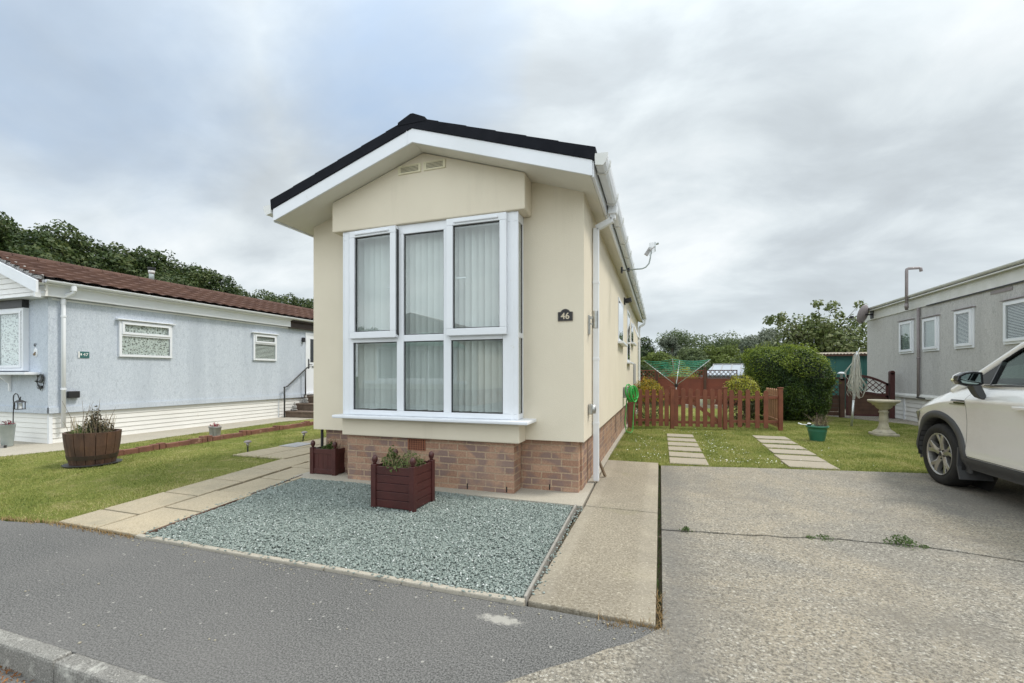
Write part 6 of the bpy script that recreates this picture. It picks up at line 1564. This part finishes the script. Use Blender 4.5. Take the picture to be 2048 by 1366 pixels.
# back fence of red panels with trellis
bf = thing('panel_fence', 'red horizontal board fence topped with diamond trellis', 'fence', (.9,19,0))
MB_p = MB(); rr = random.Random(41)
for a, b in ((-1.6,-.16),(-.08,1.64),(1.74,3.5)):
    k = 0; z = .06
    while z < 1.10:
        MB_p.add([(a,19.0+.012,z),(b,19.0+.012,z),(b,19.0+.018,z+.125),(a,19.0+.018,z+.125),(a,19.03,z),(b,19.03,z),(b,19.03,z+.125),(a,19.03,z+.125)], [(0,1,2,3),(4,7,6,5),(0,4,5,1),(1,5,6,2),(2,6,7,3),(3,7,4,0)]); z += .105
    for q_ in (a,(a+b)/2,b-.045): MB_p.box(q_,q_+.045,18.985,19.011,.05,1.14)
MB_p.build('panel', M['redfence'], bf)
def lattice(x0, x1, z0, z1, y, step, w_, m, parent, clip=None):
    mb = MB(); H_ = z1-z0; s_ = x0-H_
    def seg(xa, za, xb, zb_):
        pts = [(xa+(xb-xa)*i/24, za+(zb_-za)*i/24) for i in range(25)]
        run = []
        for p in pts:
            ok = x0 <= p[0] <= x1 and (clip is None or clip(p[0],p[1]))
            if ok: run.append(p)
            if (not ok or p is pts[-1]) and len(run) > 1: mb.beam((run[0][0],y,run[0][1]),(run[-1][0],y,run[-1][1]),w_,.012,(0,1,0)); run = []
            elif not ok: run = []
    while s_ < x1:
        seg(s_, z0, s_+H_, z1); seg(s_+H_, z0, s_, z1); s_ += step
    return mb.build('lattice', m, parent)
for a, b in ((-1.6,-.16),(-.08,1.64),(1.74,2.85)):
    MB().box(a,b,18.99,19.03,1.14,1.175).box(a,b,18.99,19.03,1.425,1.46).box(a,a+.035,18.99,19.03,1.175,1.425).box(b-.035,b,18.99,19.03,1.175,1.425).build('trellis_frame', M['darkfence'] if a > 1.7 else M['redwood'], bf)
    lattice(a+.03,b-.03,1.175,1.425,19.01,.16,.022,M['darkfence'] if a > 1.7 else M['redwood'],bf)
for x in (-.12,1.69): MB().box(x-.045,x+.045,18.95,19.05,0,1.54).box(x-.06,x+.06,18.935,19.065,1.54,1.57).build('post', M['darkfence'], bf)
# lean-to roof beyond
gr = thing('greenhouse', 'pale ribbed greenhouse roof rising beyond the trellis fence', 'greenhouse', (3.2,25,0))
MB().add([(2.0,23.5,1.25),(4.6,23.5,1.25),(4.6,26.0,1.80),(2.75,26.0,1.80),(2.0,23.5,1.22),(4.6,23.5,1.22),(4.6,26.0,1.77),(2.75,26.0,1.77)], [(0,1,2,3),(4,7,6,5),(0,4,5,1),(1,5,6,2),(2,6,7,3),(3,7,4,0)]).build('roof', M['greenhouse'], gr)
rb_ = MB()
for x in (2.3,2.75,3.2,3.65,4.1): rb_.beam((x,23.5,1.27),(min(x+.45,4.6),26,1.82),.03,.03)
rb_.beam((2.7,26,1.83),(4.6,26,1.83),.06,.05); rb_.build('glazing_bar', M['greypipe'], gr); MB().box(2.05,4.6,23.6,26,0,1.24).build('side_wall', M['greenhouse'], gr)
# green shed with corrugated roof
sh = thing('garden_shed', 'dark green board shed with corrugated roof behind the hedge', 'shed', (6.5,21,0))
b_ = MB(); x = 4.6
while x < 8.4: b_.box(x,x+.295,20.0+random.uniform(0,.006),20.03,0,2.02); x += .30
b_.box(4.6,8.4,20.031,22.4,0,2.0); b_.build('wall', M['shedgreen'], sh)
MB().grid(120, 2, lambda u,v_: (4.45+4.1*u, 19.85+2.8*v_, 2.07+.02*math.sin(u*240)+.17*v_)).build('roof', M['shedroof'], sh, smooth=True)
MB().box(4.45,8.5,19.86,19.885,1.985,2.055).build('fascia', M['darkfence'], sh)
# arched gate, posts, lattice panel
gt_ = thing('arched_gate', 'dark brown gate with arched diamond lattice top beside the grey home', 'gate', (5.76,15.6,0))
def arc(x): t = (x-5.29)/(6.28-5.29); return 1.0+.29*math.sin(math.pi*(.5+.5*t)) if False else .93+.36*(1-((t-.18)/.95)**2)
xsn = [5.25+ (6.29-5.25)*i/16 for i in range(17)]
fm = MB()
fm.add([(x,15.6+k*.04,z) for k in (0,1) for i,x in enumerate(xsn) for z in (arc(x)-.07,arc(x))], [(a*2,a*2+2,a*2+3,a*2+1) for a in range(16)]+[(34+a*2,34+a*2+1,34+a*2+3,34+a*2+2) for a in range(16)]+[(a*2+1,a*2+3,34+a*2+3,34+a*2+1) for a in range(16)]+[(a*2,34+a*2,34+a*2+2,a*2+2) for a in range(16)])
def arc2(x): return .60+.20*(1-((x-5.5)/.95)**2)
fm.add([(x,15.6+k*.04,z) for k in (0,1) for i,x in enumerate(xsn) for z in (arc2(x)-.06,arc2(x))], [(a*2,a*2+2,a*2+3,a*2+1) for a in range(16)]+[(34+a*2,34+a*2+1,34+a*2+3,34+a*2+2) for a in range(16)]+[(a*2+1,a*2+3,34+a*2+3,34+a*2+1) for a in range(16)]+[(a*2,34+a*2,34+a*2+2,a*2+2) for a in range(16)])
fm.box(5.25,5.31,15.6,15.64,.06,arc(5.28)); fm.box(6.23,6.29,15.6,15.64,.06,arc(6.26)); fm.box(5.31,6.23,15.6,15.64,.06,.12)
fm.build('frame', M['maroon'], gt_)
lattice(5.31,6.23,.5,1.30,15.62,.155,.02,M['maroon'],gt_, lambda x,z: arc2(x) < z < arc(x)-.06)
bb = MB(); z = .12
while z < .74:
    zt = min(z+.125,.74); bb.add([(5.31,15.612,z),(6.23,15.612,z),(6.23,15.622,zt),(5.31,15.622,zt),(5.31,15.63,z),(6.23,15.63,z),(6.23,15.63,zt),(5.31,15.63,zt)], [(0,1,2,3),(4,7,6,5),(0,4,5,1),(1,5,6,2),(2,6,7,3),(3,7,4,0)]); z += .118
bb.build('board', M['darkfence'], gt_)
def gatepost(x, h, label, m):
    t = thing('gate_post', label, 'post', (x,15.6,0)); MB().box(x-.06,x+.06,15.56,15.68,0,h-.06).build('shaft', m, t, bevel=.006)
    MB().tube([(x,15.56,h-.06),(x,15.68,h-.06)], .06, 14).build('rounded_top', m, t)
gatepost(6.37,1.40,'tall maroon round topped gate post against the grey home',M['maroon']); gatepost(5.15,1.22,'shorter brown gate post carrying a small solar lamp',M['darkfence'])
sp = thing('solar_post_lamp', 'small steel solar lamp perched on the brown gate post', 'garden light', (5.12,15.55,1.2))
MB().tube([(5.12,15.55,1.16),(5.12,15.55,1.30)], .03, 12).build('lens', M['steel'], sp); MB().lathe([(.03,1.29),(.095,1.30),(.10,1.325),(.05,1.36),(0,1.365)], (5.12,15.55,0), 20).build('cap', M['upvc'], sp, smooth=True)
pn = thing('lattice_fence', 'dark trellis topped fence panel between hedge and gate post', 'fence', (4.75,15.65,0))
b_ = MB(); z = .05
while z < .62: b_.box(4.0,5.08,15.64+(.006 if int(z*10)%2 else 0),15.66,z,z+.115); z += .12
b_.build('panel', M['darkfence'], pn); MB().box(4.0,5.08,15.63,15.67,1.16,1.2).box(4.0,5.08,15.63,15.67,.62,.66).build('trellis_frame', M['darkfence'], pn); lattice(4.0,5.08,.66,1.16,15.65,.15,.02,M['darkfence'],pn)
# bird bath, green pot, pots
bb_ = thing('bird_bath', 'weathered stone bird bath on a fluted pedestal', 'bird bath', (4.47,11.3,0))
MB().box(4.27,4.67,11.1,11.5,0,.06).build('plinth', M['stone'], bb_, bevel=.015)
MB().lathe([(.20,.06),(.195,.08),(.16,.11),(.125,.13),(.12,.15)], (4.47,11.3,0), 8, a0=math.pi/8).build('base', M['stone'], bb_)
cl = MB(); n = 40; prof = [(.10,.14),(.105,.17),(.085,.20),(.088,.23),(.072,.25),(.080,.30),(.074,.40),(.068,.47),(.085,.49),(.09,.51),(.07,.525),(.075,.55),(.11,.57),(.12,.585)]
vs = []; 
for r, z in prof:
    for k in range(n):
        a = 2*math.pi*k/n; rr_ = r*(1+(.06 if .24 < z < .48 else 0)*math.cos(a*10)); vs.append((4.47+rr_*math.cos(a),11.3+rr_*math.sin(a),z))
cl.add(vs, [(i*n+k,i*n+(k+1)%n,(i+1)*n+(k+1)%n,(i+1)*n+k) for i in range(len(prof)-1) for k in range(n)]); cl.build('column', M['stone'], bb_, smooth=True)
MB().lathe([(0,.57),(.11,.575),(.14,.60),(.15,.63),(.19,.645),(.205,.68),(.25,.70),(.268,.715),(.275,.735),(.268,.755),(.25,.755),(.235,.735),(.12,.70),(0,.69)], (4.47,11.3,0), 40).build('bowl', M['stone'], bb_, smooth=True)
gp_ = thing('plastic_pot', 'tapered green plastic pot standing on the back lawn', 'pot', (2.89,9.98,0))
MB().lathe([(0,.0),(.115,.0),(.12,.01),(.155,.19),(.16,.20),(.158,.21),(.165,.265),(.19,.272),(.192,.30),(.18,.302),(.168,.28),(.15,.24),(0,.24)], (2.89,9.98,0), 36).build('pot', M['greenplastic'], gp_, smooth=True)
MB().lathe([(0,.25),(.155,.25)], (2.89,9.98,0), 20).build('soil', M['soil'], gp_)
dpn = thing('potted_plant', 'dry withered plant in the green plastic pot', 'plant', (2.93,9.98,.25))
stems('stem', (2.94,9.98,.26), .11, .28, 70, M['twig'], 91, dpn, .003, 1.3); bush_mesh('dry_leaf', (2.94,9.98,.30), .13, .17, 160, M['straw'], 92, (.015,.03), (.008,.016), dpn)
bo = thing('garden_ornament', 'small black and white ornament on the rim of the green pot', 'ornament', (2.74,9.93,.31))
MB().sphere((2.74,9.93,.325), .035, 12, 8, (1.3,.8,.8)).build('body', M['gasket'], bo, smooth=True); MB().sphere((2.735,9.915,.34), .028, 10, 8, (1.3,.8,.6)).build('white_back', M['upvc'], bo, smooth=True)
MB().tube([(2.71,9.92,.315),(2.60,9.9,.325)], .006, 6).sphere((2.59,9.9,.328), .018, 8, 6).sphere((2.56,9.9,.34), .016, 8, 6).build('white_sprig', M['upvc'], bo)
for i, (x, r, h, m, lb) in enumerate(((1.50,.13,.28,'upvc','white bowl shaped pot by the back fence seen through the gate'),(1.84,.17,.27,'terracotta','pale clay pot by the back fence seen through the gate'),(1.16,.11,.30,'redwood','small reddish tub by the back fence seen through the gate'))):
    MBl = MB().lathe([(0,.12),(r*.7,.12),(r*.95,.12+h*.8),(r,.12+h*.85),(r,.12+h),(r*.88,.12+h),(0,.12+h*.9)], (x,18.3,0), 20)
    tag(MBl.build('garden_pot', M[m], loc=(x,18.3,.12), smooth=True), lb, 'pot')
tag(MB().box(.9,2.4,18.15,18.5,0,.12).build('stone_ledge', M['apron'], loc=(1.6,18.3,0)), 'low pale ledge carrying pots along the back fence', 'ledge')
# ================================================================== TREES
def crown(name, c, blobs, n, m, seed, L, W, parent, droop=0, shell=.5):
    rg = np.random.default_rng(seed); B = np.array([b[:3] for b in blobs]); Rr = np.array([b[3] for b in blobs])
    p = Rr**2/np.sum(Rr**2); k = rg.choice(len(blobs), n, p=p)
    d = rg.normal(0,1,(n,3)); d /= np.linalg.norm(d,axis=1)[:,None]
    rad = (shell+(1-shell)*rg.uniform(0,1,n)**.5)*(1+.22*np.sin(d[:,0]*5+k*1.7)*np.sin(d[:,1]*4+d[:,2]*6+k))
    P = np.array(c)+B[k]+d*(rad*Rr[k])[:,None]*np.array([1,1,.82])
    P[:,2] -= droop*np.abs(rg.normal(0,1,n))
    P = P[P[:,2] > .1] if False else P
    nr = d*.7+rg.normal(0,.55,(n,3)); nr[:,2] += .35
    V, F = leaf_quads(P, nr, rg.uniform(*L,n), rg.uniform(*W,n), rg)
    return np_mesh(name, V, F, m, parent=parent)
def tree(name, label, cat, c, h, r, m, seed, n=9000, L=(.16,.34), W=(.10,.2), nb=16, bark='bark', group=None, base=.22, droop=0, spiky=0, shell=.5, limb=1.0, wide=1.0):
    r = r*wide
    t = thing(name, label, cat, c, group); rr = random.Random(seed)
    blobs = []
    for i in range(nb):
        a = rr.uniform(0,6.28); zf = rr.random(); z = h*(base+(.90-base)*zf)
        rmax = r*(.45+.75*math.sin(math.pi*min(1,max(0,(zf*.80+.16)))))*.72
        q_ = rmax*math.sqrt(rr.uniform(.15,1)); br_ = r*rr.uniform(.26,.44)*(1-.25*zf)
        blobs.append((q_*math.cos(a), q_*math.sin(a), min(z, h-br_*.8), br_))
    blobs.append((0,0,h-.30*r,.30*r)); blobs.append((0,0,h*.55,.5*r))
    for i in range(spiky):
        a = rr.uniform(0,6.28); q_ = r*rr.uniform(.3,1.0); blobs.append((q_*math.cos(a), q_*math.sin(a), h*rr.uniform(.85,1.08), r*rr.uniform(.07,.12)))
    tr = MB(); tw = .045*h**.8
    tr.tube([(c[0],c[1],c[2]-.1),(c[0]+.05*r,c[1],c[2]+h*.3),(c[0],c[1]+.04*r,c[2]+h*.6),(c[0],c[1],c[2]+h*.85)], [tw,tw*.75,tw*.45,tw*.15], 8)
    for b in blobs[:-1]:
        z0 = min(h*.62, max(h*.15, b[2]*.55)); tr.tube([(c[0],c[1],c[2]+z0),(c[0]+b[0]*.5,c[1]+b[1]*.5,c[2]+(z0+b[2])*.52),(c[0]+b[0],c[1]+b[1],c[2]+b[2])], [tw*.38*limb,tw*.22*limb,tw*.07*limb], 6)
    tr.build('trunk', M[bark], t, smooth=True)
    crown('crown', c, blobs, n, m, seed, L, W, t, droop, shell)
    return t
# the dark row behind the blue home
GROUP = 'dark trees behind the blue home'
V4 = [tree('broadleaf_tree', 'tall dark tree at the left edge behind the brown roof', 'tree', (-26.5,10.2,0), 8.5, 3.6, M['tree_dark'], 101, 34000, (.11,.23), (.07,.14), 20, group=GROUP, base=.12),
      tree('broadleaf_tree', 'dark domed tree second from the left edge behind the brown roof', 'tree', (-26.0,12.6,0), 8.4, 3.3, M['tree_dark'], 102, 32000, (.11,.23), (.07,.14), 20, group=GROUP, base=.12),
      tree('broadleaf_tree', 'dark tree with a leaning top behind the middle of the brown roof', 'tree', (-26.0,14.8,0), 8.0, 3.1, M['tree_dark'], 103, 32000, (.11,.23), (.07,.14), 18, group=GROUP, base=.12)]
spots = [((-26,16.7,0),0,.97,1.1,'dark rounded tree just right of the leaning one, above the brown roof'),((-26,18.9,0),1,.94,2.2,'dark tree directly behind the metal roof flue'),((-26,20.9,0),2,.88,.7,'lower dark tree right of the roof flue'),
         ((-25.5,23.0,0),0,.84,3.0,'small dark tree near the dip in the row of trees'),((-27,26.5,0),1,.90,4.1,'dark tree just left of the cream home, beyond the dip'),((-27.5,30.0,0),2,.98,5.2,'dark tree half hidden by the cream home'),((-26.5,17.8,0),2,.93,3.9,'dark tree closing the gap left of the roof flue'),((-26.8,13.7,0),1,.97,5.0,'dark tree overlapping the dip right of the two leftmost crowns'),((-28,11.5,0),2,1.04,2.6,'dark tree standing between and behind the two leftmost crowns'),((-27,6.8,0),1,1.0,2.0,'dark tree cut off by the left picture edge'),((-24.2,10.9,0),2,.80,4.4,'lower dark tree filling below the two leftmost crowns'),((-24.2,15.8,0),1,.80,1.4,'lower dark tree behind the middle of the brown roof')]
for p, k, s_, rz, lb in spots:
    c = copy_tree(V4[k], p); c.scale = (s_,)*3; c.rotation_euler.z = rz; c['label'] = lb
# beyond the back fence
far = [((-1.2,36,0),4.3,1.7,'tree_dark',201,'small dark tree beside the rear corner of the cream home'),((1.9,44,0),5.4,2.9,'tree_mid',202,'broad grey green tree left in the far row behind the fence'),
       ((5.0,48,0),5.5,3.0,'tree_mid',203,'mid green dome tree in the centre of the far row'),((7.6,50,0),5.0,2.3,'tree_mid',204,'slender top mid green tree right of the far dome'),((.2,33,0),2.9,1.6,'tree_light',205,'low lime green bush tree behind the rotary dryer'),
       ((4.6,37,0),3.5,1.9,'tree_light',206,'lime green low tree above the greenhouse roof'),((2.6,36,0),3.3,1.6,'tree_mid',207,'grey green low tree right of the rotary dryer'),((9.2,44,0),5.5,2.3,'tree_silver',208,'pale silvery willow like tree left of the big leafy shrub tree'),((7.0,40,0),4.6,1.9,'tree_silver',209,'silver green drooping tree behind the clipped hedge'),((1.0,40,0),4.7,1.2,'tree_silver',210,'thin feathery tree standing above the far row at left')]
for c, h, r, m, sd, lb in far:
    tree('broadleaf_tree', lb, 'tree', c, h, r, M[m], sd, 11000, (.13,.27), (.08,.15), 22, group='trees beyond the back fence', base=.04, droop=.12 if 'silver' in m else 0, spiky=0, limb=.5, wide=1.25)
for i, (x, y, r, h, m, lb) in enumerate(((-1.0,24,1.0,1.75,'tree_dark','dark bush behind the left part of the trellis fence'),(.9,25,1.1,1.7,'tree_mid','green bush behind the middle of the trellis fence'),(2.4,29,1.5,1.9,'tree_dark','dark bush left of the greenhouse roof'),(4.9,30,1.6,2.2,'tree_dark','dark bush right of the greenhouse roof'),(-2.6,29,1.4,2.1,'tree_mid','green bush hidden mostly by the cream home'))):
    puff('garden_bush', lb, 'bush', (x,y,0), r, h, 4200, ((M[m],1.0,-1),), 300+i, (.09,.17), (.05,.1))
puff('garden_bush', 'golden leaved bush glowing through the trellis', 'bush', (.95,20.6,0), .7, 1.55, 2600, ((M['goldgreen'],1.0,-1),), 320, (.05,.1), (.03,.06))
# the loose pale tree behind the shed
tree('fruit_tree', 'loose branching pale leaved tree behind the green shed', 'tree', (7.05,23.6,0), 4.1, 2.6, M['tree_pale'], 401, 34000, (.10,.20), (.06,.12), 40, base=.10, spiky=11, shell=.2, limb=.5)
# the wood that closes the view far behind
rgw = np.random.default_rng(55); bl = []
for i in range(90):
    bl.append((rgw.uniform(-48,34), 62+rgw.uniform(-4,5), rgw.uniform(.6,2.9), rgw.uniform(1.3,2.2)))
structure(crown('far_woods', (0,0,0), bl, 26000, M['tree_mid'], 56, (.3,.6), (.2,.4), None), 'stuff', 'low far wood beyond the park')
# the place across the road, which the window panes mirror
oh = thing('park_home', 'cream park home across the road mirrored in the bay window panes', 'park home', (-5.5,-9.5,0))
MB().box(-9.5,-3.2,-20,-9.0,.6,3.0).build('wall', M['cream'], oh); MB().box(-9.45,-3.25,-19.9,-9.05,-.1,.6).build('base', M['brick'], oh)
MB().prism([(-9.9,3.0),(-6.35,4.1),(-2.8,3.0),(-2.8,2.9),(-9.9,2.9)], -20.3, -8.6, 'y').build('roof', M['redtile'], oh)
MB().box(-8.4,-4.2,-8.995,-8.95,1.0,2.6).build('window_frame', M['upvc'], oh)
for a in (-8.3,-6.95,-5.6): MB().box(a,a+1.25,-8.949,-8.945,1.1,2.5).build('pane', M['gloss_black'], oh)
MB().box(-9.0,-3.7,-8.99,-8.7,.85,1.0).build('sill', M['upvc'], oh)
for c, sd in (((2.5,-14,0),501),((-21,-15,0),502)):
    tree('broadleaf_tree', 'mid green tree across the road, %s of the mirrored home' % ('left' if c[0] > 0 else 'right'), 'tree', c, 4.6, 2.2, M['tree_mid'], sd, 3500, (.2,.4), (.12,.22), 10)
oh2 = copy_tree(oh, (7.5,-10.5,0)); oh2['label'] = 'second cream park home across the road, mirrored in the car door mirror'
oh.location.x -= 4.4
pr_ = thing('garden_parasol', 'green garden parasol across the road mirrored in the bay panes', 'parasol', (-8.2,-5.5,0))
MB().lathe([(1.6,2.25),(1.55,2.33),(.8,2.65),(0,2.85)], (-8.2,-5.5,0), 8).build('canopy', M['greenplastic'], pr_); MB().tube([(-8.2,-5.5,-.1),(-8.2,-5.5,2.8)], .025, 10).build('pole', M['alu'], pr_); MB().lathe([(0,-.1),(.25,-.1),(.25,-.02),(0,0)], (-8.2,-5.5,0), 20).build('base', M['greystone'], pr_)
print('objects', len(bpy.data.objects))
